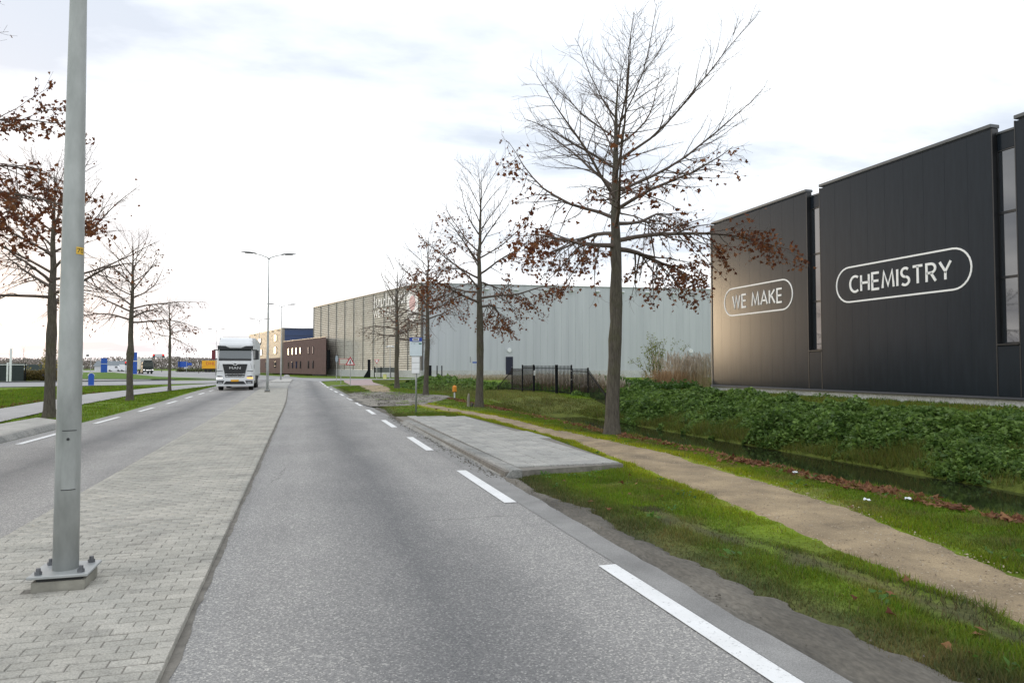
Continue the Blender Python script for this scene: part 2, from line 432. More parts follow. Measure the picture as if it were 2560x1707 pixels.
def gh(v, u):
    v = np.asarray(v, float); u = np.asarray(u, float)
    prof = np.interp(v, [-1e4, 7.9, 8.3, 9.2, 10.6, 11.4, 13.4, 14.0, 15.6, 17.8, 19.4, 1e4], [0, 0, -.14, -.48, -.92, -1.2, -1.2, -.74, -.42, -.08, 0, 0])
    ue = 30.5 + np.clip(v - 9, 0, 9) * .85; dam = fade(ue, ue + 6.7, u) * (1 - fade(50, 57, u))
    end = 1 - fade(105, 112, u)
    z = prof * (1 - dam) * end
    amp = np.where((v < 3.0) & (v > -6.6 + off(u)), 0, 1)
    near = 1 - fade(60, 90, np.hypot(u, v))
    z = z + amp * near * (fbm(v * .9, u * .9, 3) - .45) * .07 * np.clip(np.minimum(np.abs(v - 2.9), np.abs(v + 6.6)), 0, 1)
    z = z + .05 * fade(2.9, 3.6, v) * (1 - fade(7, 8, v)) * near
    z = z + .22 * fade(95, 120, u) * fade(8, 24, v)
    z = np.where((v < 3.0) & (v > -6.55 + off(u)) & (u < 100), z - .03, z)
    return z
def gcol(v, u):
    """turf tone: lush, mossy by the path, muddy by the kerb, straw-coloured on the dam"""
    g = np.array([.120, .195, .014]); y = np.array([.27, .315, .014]); s = np.array([.16, .17, .05]); d = np.array([.09, .085, .05])
    n = fbm(v * .6, u * .6, 11)[..., None]
    c = g * (.75 + .5 * n) + 0 * n
    k = np.clip((fbm(v * 1.1, u * 1.1, 61) - .45) * 3, 0, 1)[..., None] * .55 * ((v > 0) & (v < 9))[..., None]
    c = c * (1 - k) + np.array([.105, .125, .040]) * k
    k = np.clip((fbm(v * .8, u * .8, 62) - .5) * 3, 0, 1)[..., None] * .5
    c = c * (1 - k) + np.array([.045, .105, .012]) * k
    pl = np.minimum(np.abs(v - pathL(u)), np.abs(v - pathR(u)))
    k = (np.exp(-(pl / .33) ** 2) * fade(2, 14, u) * (u < 33))[..., None] * 1.0
    c = c * (1 - k) + y * k
    k = (fade(8.2, 9.5, v) * (1 - fade(15, 16, v)) * fade(34, 38, u) * (1 - fade(50, 56, u)))[..., None] * .8
    c = c * (1 - k) + s * k
    k = (fade(19, 20.5, v) * (1 - fade(29, 31, v)) * (u < 70))[..., None] * .6
    c = c * (1 - k) + np.array([.13, .15, .03]) * k
    k = ((1 - fade(.0, .8, v - mudR(u))) * (v > 0) * (u < 60))[..., None] * .85
    c = c * (1 - k) + d * .8 * k
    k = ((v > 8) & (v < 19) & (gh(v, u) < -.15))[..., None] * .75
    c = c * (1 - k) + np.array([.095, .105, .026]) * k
    ra = (fbm(v * 2.3, u * 2.3, 31) - .5) * .55; rut = np.abs(v - (4.05 + .25 * np.sin(u * .5)) + ra * .8)
    k = ((1 - fade(.08, .24, rut)) * (u > 1.5) * (u < 7.8))[..., None] * .85
    c = c * (1 - k) + np.array([.075, .068, .045]) * k
    k = (np.clip((fbm(v * 1.7, u * 1.7, 63) - .56) * 5, 0, 1) * (v > 0) * (v < 9))[..., None] * .5
    c = c * (1 - k) + np.array([.19, .175, .06]) * k
    return c

vs = np.unique(np.concatenate([np.linspace(-1800, -80, 14), np.linspace(-80, -20, 31), np.linspace(-20, 26, 185), np.linspace(26, 80, 28), np.linspace(80, 1800, 14)]))
us = np.unique(np.concatenate([np.linspace(-60, -6, 8), np.linspace(-6, 66, 240), np.linspace(66, 150, 60), np.linspace(150, 400, 20), np.linspace(400, 3000, 12)]))
VV, UU = np.meshgrid(vs, us); P = np.stack([VV, UU, gh(VV, UU)], -1).reshape(-1, 3)
nv = len(vs); ii = (np.arange(len(us) - 1)[:, None] * nv + np.arange(nv - 1)[None]).ravel()
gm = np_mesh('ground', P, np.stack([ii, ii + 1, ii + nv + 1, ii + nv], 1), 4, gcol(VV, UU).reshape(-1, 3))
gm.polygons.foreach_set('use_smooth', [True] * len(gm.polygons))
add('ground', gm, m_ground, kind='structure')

def sheet(name, m, u0, u1, fl, fr, z, step=.25, nw=6, rag=(0, 0), conform=False, bow=0, seed=0, tuck=0):
    """strip between x = fl(u) and x = fr(u); rag = raggedness of its two edges"""
    U = np.arange(u0, u1 + step * .5, step)
    a = fl(U) + (fbm(U * 1.1, U * 0 + seed, 20) * .6 + fbm(U * 6.5, U * 0 + seed, 22) * .55 - .57) * 2 * rag[0]; b = fr(U) + (fbm(U * 1.1, U * 0 + 9 + seed, 21) * .6 + fbm(U * 6.5, U * 0 + 9 + seed, 23) * .55 - .57) * 2 * rag[1]
    T = np.linspace(0, 1, nw); X = a[:, None] + (b - a)[:, None] * T; Y = np.repeat(U[:, None], nw, 1)
    Z = (gh(X, Y) if conform else 0) + z + bow * (1 - (2 * T - 1) ** 2)[None] - tuck * np.clip((np.abs(2 * T - 1) - .72) / .28, 0, 1)[None] + 0 * X
    i = (np.arange(len(U) - 1)[:, None] * nw + np.arange(nw - 1)[None]).ravel()
    me = np_mesh(name, np.stack([X, Y, Z], -1).reshape(-1, 3), np.stack([i, i + 1, i + nw + 1, i + nw], 1), 4)
    me.polygons.foreach_set('use_smooth', [True] * len(me.polygons))
    return add(name, me, m, kind='structure')
K = lambda c: (lambda u: c + 0 * u)
O_ = lambda c: (lambda u: c + off(u))
road = sheet('road', m_asph, -8, 230, lambda u: -6.45 + off(u) - .5 * fade(25, 60, u), lambda u: 2.66 + off(u), .03, .5, 4)
sheet('road_shoulder', m_shoulder, -6, 66, lambda u: 2.62 + off(u), lambda u: np.interp(u, [0, 5, 10, 24, 40, 66], [2.86, 2.88, 2.96, 2.93, 2.85, 2.8]) + off(u) * .6, .034, .25, 3, (0, .06))
sheet('muddy_verge', m_mud, -6, 30.5, K(2.5), lambda u: mudR(u) + .10, .046, .08, 13, (0, .20), True, seed=3, tuck=.06)
sheet('footpath', m_sand, -6, 31.5, pathL, pathR, .028, .08, 15, (.13, .13), True, seed=5, tuck=.05)

def poly_sheet(name, m, pts, z, rag=0.0, kind='structure', sub=0.5):
    P_ = []
    n = len(pts)
    for i in range(n):
        a, b = np.array(pts[i]), np.array(pts[(i + 1) % n]); d = np.linalg.norm(b - a); k = max(1, int(d / sub)) if rag else 1
        for j in range(k):
            q = a + (b - a) * j / k
            if rag: q = q + (np.array([float(vnoise(q[0] * 1.7, q[1] * 1.7, 5)), float(vnoise(q[0] * 1.7, q[1] * 1.7, 6))]) - .5) * 2 * rag
            P_.append((q[0], q[1], z))
    me = bpy.data.meshes.new(name); me.from_pydata(P_, [], [tuple(range(len(P_)))]); me.update()
    bm = bmesh.new(); bm.from_mesh(me); bmesh.ops.triangulate(bm, faces=bm.faces); bmesh.ops.recalc_face_normals(bm, faces=bm.faces)
    for f in bm.faces:
        if f.normal.z < 0: f.normal_flip()
    bm.to_mesh(me); bm.free()
    return add(name, me, m, kind=kind)
poly_sheet('mud_patch', m_rubble, [(2.75, 30.8), (3.9, 31.0), (5.0, 31.4), (6.0, 33.2), (7.0, 36.2), (8.0, 39.5), (8.3, 42), (6.9, 44.5), (5.8, 48), (4.6, 50.5), (3.4, 48), (2.6, 45)], .065, .35)
poly_sheet('sandy_track', m_sand, [(4.5, 49.5), (5.9, 48.3), (6.3, 54), (7.0, 60), (7.1, 67), (5.0, 67), (4.9, 60)], .072, .25)
poly_sheet('red_cycle_path', m_redpath, [(4.4, 67.4), (7.3, 67.2), (7.6, 80), (9.1, 98.3), (5.2, 95), (4.6, 82)], .06)
MBk = MB(); MBk.box((4.9, 67.0, .05), (4.8, .14, .10)); MBk.build('edging_kerb', m_conc, kind='structure')
poly_sheet('side_road_mouth', m_far_road, [(1.9, 88), (2.6, 90), (5.2, 95), (9.1, 98.5), (14, 99), (30, 100), (30, 108), (12, 106), (5, 111), (.3, 119), (-3.5, 134), (-12, 150), (-12, 140), (-2, 105)], .045)
# left side: cycle path, service road, far junction
sheet('cycle_path', m_light_path, 10, 80, lambda u: np.interp(u, [10, 25, 33, 51, 71, 80], [-9.7, -11.2, -11.75, -13.0, -11.3, -8.8]), lambda u: np.interp(u, [10, 20, 25.5, 33, 48, 67, 80], [-7.9, -8.4, -8.95, -9.5, -9.95, -8.3, -7.6]), .045, .5, 5, (.05, .05))
poly_sheet('service_road', m_far_road, [(-80, 52), (-24.8, 70.8), (-18.9, 73.6), (-12.4, 78.5), (-7.6, 83), (-6.6, 92), (-9, 100), (-15.7, 99.3), (-24, 93.3), (-31.8, 90.6), (-80, 80)], .05)
kb = MB()
for a, b in (((-80, 80.3), (-31.8, 90.9)), ((-31.8, 90.9), (-24, 93.6)), ((-24, 93.6), (-15.7, 99.6))):
    d = math.hypot(b[0] - a[0], b[1] - a[1]); kb.box(((a[0] + b[0]) / 2, (a[1] + b[1]) / 2, .09), (d, .5, .18), math.atan2(b[1] - a[1], b[0] - a[0]))
kb.build('service_road_kerb', M('dark_kerb', (.15, .15, .15), .15, 2, .9), kind='structure')
poly_sheet('forecourt', m_light_path, [CW(-62, 92), CW(-47, 91), CW(-52, 104), CW(-75, 108)], .05)
poly_sheet('junction', m_far_road, [CW(-57, 103), CW(-49, 101), CW(-33, 96), CW(-36, 120), CW(-66, 175), CW(-85, 235), CW(-150, 330), CW(-400, 520), CW(-420, 460), CW(-240, 300), CW(-96, 172), CW(-64, 122)], .055)
poly_sheet('crossing_road', m_far_road, [CW(-600, 330), CW(-190, 305), CW(-60, 290), CW(-60, 306), CW(-190, 325), CW(-600, 352)], .06)

# lane markings: each dash a painted piece of the road
def dash(x, u0, u1, wd):
    pts = []
    for u in np.linspace(u0, u1, 4): pts.append((float(x + off(u)), float(u)))
    me = MB()
    for a, b in zip(pts, pts[1:]):
        me.face([(a[0] - wd / 2, a[1], .038), (a[0] + wd / 2, a[1], .038), (b[0] + wd / 2, b[1], .038), (b[0] - wd / 2, b[1], .038)])
    me.build('lane_marking', m_paint, road)
for k in range(-1, 17): dash(2.53, 2.79 + 5.84 * k, 5.69 + 5.84 * k, .16 if k < 12 else .18)
for k in range(-2, 8): dash(-5.98, 18.2 + 6.05 * k, 21.1 + 6.05 * k, .15)

# ------------------------------------------------------------------ planted areas left out of the grass
PLAT = [(3.02, 10.6), (5.15, 10.9), (5.45, 15.8), (5.2, 22.6), (4.2, 23.2), (2.95, 23.4)]
def inpoly(x, y, poly):
    r = np.zeros(x.shape, bool); n = len(poly)
    for i in range(n):
        x0, y0 = poly[i]; x1, y1 = poly[(i + 1) % n]
        c = ((y0 > y) != (y1 > y)) & (x < (x1 - x0) * (y - y0) / (y1 - y0 + 1e-9) + x0); r ^= c
    return r

# ------------------------------------------------------------------ paved median: laid pavers, kerbed island at its far end
ml = lambda u: -2.80 + off(u) * .95; mr = lambda u: -0.70 + off(u) * .95
med = sheet('median', m_joint, -3, 81, lambda u: ml(u) + .03, lambda u: mr(u) - .03, .0728, .5, 3)
bw, bl, th = .098, .203, .05
pm = MB(); x, y, c = bl / 2, bw / 2, .0055; cx = .003
pm.v = [(-x, -y, 0), (x, -y, 0), (x, y, 0), (-x, y, 0), (-x, -y, th - c), (x, -y, th - c), (x, y, th - c), (-x, y, th - c), (-x + cx, -y + c, th), (x - cx, -y + c, th), (x - cx, y - c, th), (-x + cx, y - c, th)]
pm.f = [(8, 9, 10, 11)] + [(a, (a + 1) % 4, 4 + (a + 1) % 4, 4 + a) for a in range(4)] + [(4 + a, 4 + (a + 1) % 4, 8 + (a + 1) % 4, 8 + a) for a in range(4)]
paver_me = pm.mesh('paver'); paver_me.materials.append(m_paver)
pv = np.array(pm.v); pfq = np.array(pm.f)
LAMP1 = CW(-3.415, 5.50)
places = []
row = 0; u = 2.9
while u < 60:
    a, b = float(ml(u)) + .02, float(mr(u)) - .02; xx = a - (row % 2) * bl / 2
    while xx < b:
        x0, x1 = max(xx, a), min(xx + bl, b)
        if x1 - x0 > .04: places.append(((x0 + x1) / 2, u, x1 - x0))
        xx += bl + .004
    row += 1; u += bw + .009
near_p = [p for p in places if not (abs(p[0] - LAMP1[0]) < .16 and abs(p[1] - LAMP1[1]) < .16)]
vis = [p for p in near_p if p[0] > -2.75 - (p[1] - 2.9) * 9]
def order(p): return p[1] - (0.0 if p[1] > 3.3 else 0)
# the field of view cuts the nearest courses on the left: keep those that show
c30 = [p for p in vis if p[1] > 3.2 and (CA * p[0] - SA * p[1]) / max(.1, (SA * p[0] + CA * p[1])) > -.74]
c30.sort(key=lambda p: p[1]); single = c30[:298]; sset = set(single)
rr = random.Random(3)
for p in single:
    o = bpy.data.objects.new('paver', paver_me); COL.objects.link(o); o.parent = med
    o.location = (p[0], p[1], .028 + rr.uniform(-.003, .0035)); o.scale = ((p[2] - .001) / bl, 1, 1)
    o.rotation_euler = (R(rr.gauss(0, .5)), R(rr.gauss(0, .3)), R(rr.gauss(0, .6)))
rest = [p for p in near_p if p not in sset]
A = np.array(rest); n = len(A); g = np.random.default_rng(5)
V = np.repeat(pv[None], n, 0); V[:, :, 0] *= ((A[:, 2] - .001) / bl)[:, None]
tx = g.normal(0, .008, n)[:, None]; ty = g.normal(0, .004, n)[:, None]
V[:, :, 2] += V[:, :, 1] * tx + V[:, :, 0] * ty + g.uniform(.025, .0315, n)[:, None]
V[:, :, 0] += A[:, 0][:, None]; V[:, :, 1] += A[:, 1][:, None]
Fq = (pfq[None] + (np.arange(n) * len(pv))[:, None, None]).reshape(-1, 4)
me = np_mesh('pavers', V.reshape(-1, 3), Fq, 4)
at = me.attributes.new('rnd', 'FLOAT', 'POINT'); at.data.foreach_set('value', np.repeat(g.random(n), len(pv)).astype(np.float32))
add('paver_field', me, m_paver, med, kind='stuff')
sheet('median_far_paving', m_tile, 60, 81, lambda u: ml(u) + .02, lambda u: mr(u) - .02, .076, .5, 3)
# dirt washed against the median edge
sheet('median_edge_dirt', m_joint, -3, 60, lambda u: mr(u) - .03, lambda u: mr(u) + .022 + .05 * np.clip(fbm(u * 1.3, u * 0, 71) - .45, 0, 1), .0345, .06, 4, (0, .03), seed=2)
isl = MB()
for a0, a1 in ((0, 1),):
    pts = []
    for k in range(9): an = math.pi + math.pi * k / 8; pts.append((-2.25 + 1.05 * math.cos(an), 82.2 + .9 * math.sin(an)))
    pts += [(-1.2, 101), (-1.6, 103.5), (-3.0, 103.5), (-3.3, 101)]
    isl.prism(pts, .0, .17)
isl.build('traffic_island', m_conc, kind='structure')

# ------------------------------------------------------------------ bus-stop platform: kerb stones and tiles
plat = MB(); plat.prism(PLAT, -.05, .125); plat = plat.build('bus_platform', m_joint, kind='structure')
tm = MB(); tm.box((0, 0, .016), (.292, .292, .032), bev=.006); tile_me = tm.mesh('tile'); tile_me.materials.append(m_tile)
xs, ys = np.arange(3.30, 5.5, .30), np.arange(10.65, 23.3, .30)
cand = []
for yi, yy in enumerate(ys):
    for xi, xx in enumerate(xs):
        c = np.array([xx, xx + .3, xx + .3, xx]); d = np.array([yy, yy, yy + .3, yy + .3])
        if inpoly(c.clip(3.05, 9), d, PLAT).all(): cand.append((xx + .15, yy + .15))
cand.sort(key=lambda p: p[1])
g2 = random.Random(9); trest = []
for i, (a, b) in enumerate(cand):
    if i < 299:
        o = bpy.data.objects.new('tile', tile_me); COL.objects.link(o); o.parent = plat
        o.location = (a, b, .118 + g2.uniform(-.002, .003)); o.rotation_euler = (R(g2.gauss(0, .35)), R(g2.gauss(0, .35)), R(g2.gauss(0, .3)))
    else: trest.append((a, b))
if trest:
    tb = MB()
    for a, b in trest: tb.box((a, b, .134 + g2.uniform(-.002, .002)), (.292, .292, .03))
    tb.build('tile_field', m_tile, plat, kind='stuff')
ks = MB(); ks.prism([(-.14, 0), (.0, 0), (.14, 0), (.14, .13), (-.02, .13), (-.055, .10)], -.495, .495, 'y'); kerb_me = ks.mesh('kerb_stone'); kerb_me.materials.append(m_kerb)
for k in range(13):
    o = bpy.data.objects.new('kerb_stone', kerb_me); COL.objects.link(o); o.parent = plat
    yy = 11.05 + k * 1.0; zt = -.012 - .07 * max(0, k - 10)
    o.location = (3.135 - .012 * k, yy, .02 + zt + .012); o.rotation_euler = (R(g2.gauss(0, .25)) - (R(3.2) if k > 10 else 0), 0, R(.7 + g2.gauss(0, .2)))
# opposite platform on the far verge
pl2 = MB(); pl2.prism([(-6.62, 8), (-6.72, 24.2), (-8.1, 26.2), (-8.3, 20), (-8.0, 8)], -.05, .13); pl2 = pl2.build('far_bus_platform', m_tile, kind='structure')
for k in range(14):
    o = bpy.data.objects.new('kerb_stone', kerb_me); COL.objects.link(o); o.parent = pl2
    o.location = (-6.60 - .005 * k, 10.6 + k, .022); o.rotation_euler = (0, 0, R(180 + .35))

# ------------------------------------------------------------------ ditch water
sheet('water', m_water, -8, 34.5, K(10.0), K(14.6), -.80, 1.0, 3)
sheet('far_ditch_water', m_water, 55, 106, K(10.0), K(14.6), -.80, 1.0, 3)

# ------------------------------------------------------------------ black building on the right (its front lies in x = 28.75, facing the road)
XF = 28.75; ZB = .36
bb = thing('black_building', 'long black panelled building with white lettering WE MAKE and CHEMISTRY', 'building', (XF, 20, 0))
def BB(name, mb, m, **k):                      # geometry given in world metres, stored relative to the building's base
    mb.v = [(x - XF, y - 20, z) for x, y, z in mb.v]
    return mb.build(name, m, bb, **k)
Ulft, Urgt = 45.7, -2.0
bays = [('p', 45.58, 35.40), ('w', 35.40, 34.24), ('p', 34.24, 23.52), ('w', 23.52, 22.42), ('p', 22.42, 11.7), ('w', 11.7, 10.6), ('p', 10.6, -2.0)]
BB('wall', MB().box(((XF + .35 + 58) / 2, (Ulft + Urgt) / 2 - .05, 6.0), (58 - XF - .35, Ulft - Urgt - .3, 12.0)), m_trimk)
BB('plinth', MB().box((XF + .5, (Ulft + Urgt) / 2, .08), (.9, Ulft - Urgt + .5, .55)), m_plinth)
BB('drip_flashing', MB().prism([(XF - .10, .355), (XF + .3, .355), (XF + .3, .47), (XF - .02, .47), (XF - .10, .39)], Urgt, Ulft + .12, 'y'), m_trimk)
for kind, a, b in bays:
    if kind == 'p':
        n = round((a - b) / 1.13); wd = (a - b) / n
        me = None
        for i in range(n):
            y0 = b + i * wd
            if me is None:
                q = MB().box((.17, wd / 2, 5.90), (.34, wd - .003, 11.62), bev=.004); me = q.mesh('wall_panel'); me.materials.append(m_clad)
            add('wall_panel', me, None, bb, (0, y0 - 20, .475 - .09))
        BB('coping', MB().box((XF + .20, (a + b) / 2, 12.26), (.52, a - b + .06, .16), bev=.015), m_coping)
        for e in (a, b): BB('corner_trim', MB().box((XF + .17, e + (.03 if e == a else -.03), 6.3), (.37, .055, 11.66), bev=.01), m_trimk)
    else:
        c = (a + b) / 2; wd = a - b
        BB('lower_panel', MB().box((XF + .17, c, 1.56), (.335, wd - .13, 2.17), bev=.01), m_clad)
        BB('window_sill', MB().box((XF + .12, c, 2.70), (.34, wd - .12, .06), bev=.01), m_trimk)
        BB('head_panel', MB().box((XF + .30, c, 11.50), (.1, wd - .13, .70), bev=.01), m_clad)
        BB('coping', MB().box((XF + .36, c, 11.90), (.3, wd - .1, .10), bev=.01), m_coping)
        for z0, z1 in ((2.75, 5.60), (5.60, 8.40), (8.40, 11.14)):
            fr = MB(); t = .05; zc = (z0 + z1) / 2
            for yy in (c - wd / 2 + .09, c + wd / 2 - .09): fr.box((XF + .27, yy, zc), (.09, .055, z1 - z0 - .01))
            for zz in (z0 + .03, z1 - .03): fr.box((XF + .27, c, zz), (.085, wd - .24, .05))
            fr = BB('window_frame', fr, m_trimk)
            gl = MB().box((XF + .285 - XF, c - 20, zc), (.02, wd - .24, z1 - z0 - .12)); gl.build('pane', m_glass, fr)
BB('corner_trim', MB().box((XF + .2, Ulft - .02, 6.3), (.5, .14, 11.7), bev=.01), m_coping)
# stroke lettering
def arc(cx, cy, rx, ry, a0, a1, n=10):
    return [(cx + rx * math.cos(R(a0 + (a1 - a0) * i / n)), cy + ry * math.sin(R(a0 + (a1 - a0) * i / n))) for i in range(n + 1)]
G = {'W': (.92, [[(0, 1), (.23, 0), (.46, .98), (.69, 0), (.92, 1)]]), 'E': (.5, [[(.5, 1), (0, 1), (0, 0), (.5, 0)], [(0, .51), (.46, .51)]]),
     'M': (.80, [[(0, 0), (.10, 1), (.40, .12), (.70, 1), (.80, 0)]]), 'A': (.72, [[(0, 0), (.36, 1), (.72, 0)], [(.12, .30), (.60, .30)]]),
     'K': (.58, [[(0, 0), (0, 1)], [(.55, 1), (.04, .46)], [(.20, .60), (.58, 0)]]), 'C': (.62, [arc(.40, .5, .40, .5, 55, 305, 20)]),
     'H': (.60, [[(0, 0), (0, 1)], [(.6, 0), (.6, 1)], [(0, .5), (.6, .5)]]), 'I': (.0, [[(0, 0), (0, 1)]]),
     'S': (.54, [arc(.28, .745, .25, .255, 40, 270, 14) + arc(.27, .245, .27, .245, 90, -140, 14)]),
     'T': (.62, [[(0, 1), (.62, 1)], [(.31, 1), (.31, 0)]]), 'R': (.56, [[(0, 0), (0, 1), (.27, 1)] + arc(.27, .745, .27, .255, 80, -90, 10) + [(0, .49)], [(.26, .49), (.56, 0)]]),
     'Y': (.66, [[(0, 1), (.33, .45), (.66, 1)], [(.33, .45), (.33, 0)]]), ' ': (.22, [])}
def stroke(mb, pts, wd, x0, x1, closed=False):
    """flat band along pts (y, z) standing off the wall between x0 (front) and x1"""
    n = len(pts); P_ = [Vector((p[0], p[1])) for p in pts]; l, r = [], []
    for i in range(n):
        a = P_[(i - 1) % n] if (closed or i > 0) else None; b = P_[(i + 1) % n] if (closed or i < n - 1) else None
        d0 = (P_[i] - a).normalized() if a is not None and (P_[i] - a).length > 1e-6 else None; d1 = (b - P_[i]).normalized() if b is not None and (b - P_[i]).length > 1e-6 else None
        if d0 is None: d0 = d1
        if d1 is None: d1 = d0
        n0 = Vector((-d0.y, d0.x)); n1 = Vector((-d1.y, d1.x)); m_ = (n0 + n1)
        m_ = m_.normalized() if m_.length > .2 else n0
        k = min(1.6, 1 / max(.3, m_.dot(n0)))
        l.append(P_[i] + m_ * wd / 2 * k); r.append(P_[i] - m_ * wd / 2 * k)
    rng = range(n if closed else n - 1)
    for i in rng:
        j = (i + 1) % n
        q = [l[i], l[j], r[j], r[i]]
        mb.face([(x0, p.x, p.y) for p in q])
        mb.face([(x0, l[i].x, l[i].y), (x1, l[i].x, l[i].y), (x1, l[j].x, l[j].y), (x0, l[j].x, l[j].y)])
        mb.face([(x0, r[i].x, r[i].y), (x0, r[j].x, r[j].y), (x1, r[j].x, r[j].y), (x1, r[i].x, r[i].y)])
    if not closed:
        for i in (0, n - 1): mb.face([(x0, l[i].x, l[i].y), (x0, r[i].x, r[i].y), (x1, r[i].x, r[i].y), (x1, l[i].x, l[i].y)])
def word(txt, ya, yb, zc, h, wd):
    """text runs from y = ya (its start) down to yb, seen from the road"""
    gap = .26; tot = sum(G[c][0] for c in txt) + gap * (len(txt) - 1); sx = (ya - yb) / tot; x = 0
    for c in txt:
        mb = MB()
        for s_ in G[c][1]:
            stroke(mb, [(ya - (x + p[0]) * sx - 20, zc - h / 2 + p[1] * h) for p in s_], wd, -.028, .0)
        if mb.v: mb.build('letter', m_letter, bb)
        x += G[c][0] + gap
def pill(y0, y1, z0, z1, wd):
    r = (z1 - z0) / 2; zc = (z0 + z1) / 2
    pts = arc(y0 - r, zc, r, r, -90, 90, 14) + arc(y1 + r, zc, r, r, 90, 270, 14)
    mb = MB(); stroke(mb, [(p[0] - 20, p[1]) for p in pts], wd, -.02, .0, True); mb.build('lettering_outline', m_letter, bb)
pill(44.05, 36.74, 5.33, 7.20, .085); word('WE MAKE', 43.0, 37.75, 6.24, .84, .118)
pill(32.99, 24.60, 5.30, 7.20, .085); word('CHEMISTRY', 31.95, 25.65, 6.24, .84, .125)

# ------------------------------------------------------------------ warehouse: grey sheet front, slatted side
KC = Vector(CW(-13.7, 110)); KR = Vector(CW(58, 123.7)); KL = Vector(CW(-43.0, 155.0))
ZG, ZT, ZP = .15, 14.75, 1.22
wh = thing('warehouse', 'large flat roofed warehouse with plain grey sheet front and cream slatted side', 'building', (KC.x, KC.y, ZG))
def span(a, b): d = b - a; return d.length, math.atan2(d.y, d.x)
def WH(mb, frame, name, m, parent=None, **k):
    """mb in wall coordinates: x along the wall, y outwards, z up"""
    o, an, s = frame
    Mx = Matrix.Translation((o.x - KC.x, o.y - KC.y, -ZG)) @ Matrix.Rotation(an, 4, 'Z')
    mb.v = [tuple(Mx @ Vector((x, y * s, z))) for x, y, z in mb.v]
    return mb.build(name, m, parent or wh, **k)
lr, ar = span(KC, KR); ll, al = span(KC, KL)
FR = (KC, ar, -1); FL = (KC, al, 1)
core = MB(); back = Vector((math.cos(ar + math.pi / 2), math.sin(ar + math.pi / 2))) * 55
core.prism([(KC.x - KC.x, 0), (KR.x - KC.x, KR.y - KC.y), (KR.x - KC.x + back.x, KR.y - KC.y + back.y), (KL.x - KC.x + back.x * .5, KL.y - KC.y + back.y * .5), (KL.x - KC.x, KL.y - KC.y)], 0, ZT - ZG - .15)
core.build('wall', m_wallgrey, wh)
WH(MB().box((lr / 2, .06, .55), (lr, .22, ZP + .2)), FR, 'plinth', m_plinth)
WH(MB().box((ll / 2, .20, .55), (ll, .5, ZP + .2)), FL, 'plinth', m_plinth)
npan = int(lr / 1.15)
q = MB().box((0, .05, (ZP + ZT) / 2), (1.15 * lr / lr - .003, .09, ZT - ZP - .04), bev=.003)
for i in range(npan):
    p_ = MB(); p_.v = [(x + (i + .5) * lr / npan, y, z) for x, y, z in q.v]; p_.f = list(q.f)
    WH(p_, FR, 'wall_panel', m_wallgrey)
WH(MB().box((lr / 2, .02, ZT + .03), (lr + .1, .40, .12)), FR, 'coping', m_galv)
WH(MB().box((ll / 2, .18, ZT + .03), (ll + .1, .6, .14)), FL, 'coping', m_coping)
WH(MB().box((.25, .10, ZT / 2 + .4), (.45, .55, ZT - 1.0)), FR, 'corner_post', m_galv)
WH(MB().box((ll / 2, .12, (ZP + ZT) / 2), (ll - .3, .15, ZT - ZP - .1)), FL, 'slat_backing', m_gap)
ns = 36; ph = (ZT - ZP) / ns
for i in range(ns):
    z = ZP + i * ph
    WH(MB().prism([(.20, z + .045), (.36, z + .03), (.30, z + ph * .80), (.20, z + ph * .80)], .2, ll - .2, 'x'), FL, 'slat', m_slat)
for i in range(12):
    WH(MB().box((.15 + (ll - .3) * i / 11, .30, (ZP + ZT) / 2), (.13, .25, ZT - ZP)), FL, 'batten', m_gap)
def wall_x(px):                          # where a sight line across the front meets it (surveyed from the tripod)
    t = (px - 1280) / 1778; o = Vector((-13.7, 110)); d = Vector((71.7, 13.7)).normalized()
    return (t * o.y - o.x) / (d.x - t * d.y)
for px in (1093, 1150, 1215, 1290, 1364, 1429, 1493, 1555, 1618, 1681, 1739):
    x = wall_x(px)
    WH(MB().box((x, .32, ZT - .75), (.75, .42, .16), bev=.03, rx=R(12)).box((x, .14, ZT - .72), (.12, .2, .12)), FR, 'floodlight', m_white)
for px, dw in ((1273, 1.15), (1726, 1.15)):
    x = wall_x(px)
    d = WH(MB().box((x, .13, ZG + 1.75), (dw, .09, 3.0)), FR, 'door', m_door)
    WH(MB().box((x + .42, .19, ZG + 1.55), (.05, .06, .22)), FR, 'handle', m_galv, d)
    lam = MB()
    for k in range(12):
        pass
    lam.prism([(x + .34 * math.cos(k * math.pi / 6), ZG + 4.3 + .34 * math.sin(k * math.pi / 6)) for k in range(12)], .10, .30, 'y')
    WH(lam, FR, 'wall_lamp', m_white)
# sign on the slats: two rows of white characters and an oval emblem with a pink heart
def on_side(me, x, z, name, m, out=.40):
    o = add(name, me, m, wh)
    Mx = Matrix.Translation((0, 0, -ZG)) @ Matrix.Rotation(al, 4, 'Z') @ Matrix.Translation((x, out, z)) @ Matrix.Rotation(math.pi, 4, 'Z') @ Matrix.Rotation(math.pi / 2, 4, 'X')
    o.matrix_local = Mx; return o
on_side(text_mesh('WE TRANS', 9.6, 1.35), 14.6, 11.1, 'lettering', m_letter)
row = MB(); g3 = random.Random(4)
for k in range(15):
    x = -7.8 + k * 1.06; h = 1.5 + (.7 if k in (0, 5, 9, 12) else 0)
    row.box((x, 0, 0 if h < 2 else .3), (.30, .03, h)); row.box((x + .34, 0, -.5 if k % 2 else .45), (.5, .03, .32))
rm = row.mesh('lettering'); rm.transform(Matrix.Rotation(-math.pi / 2, 4, 'X')); on_side(rm, 11.2, 12.9, 'lettering', m_letter)
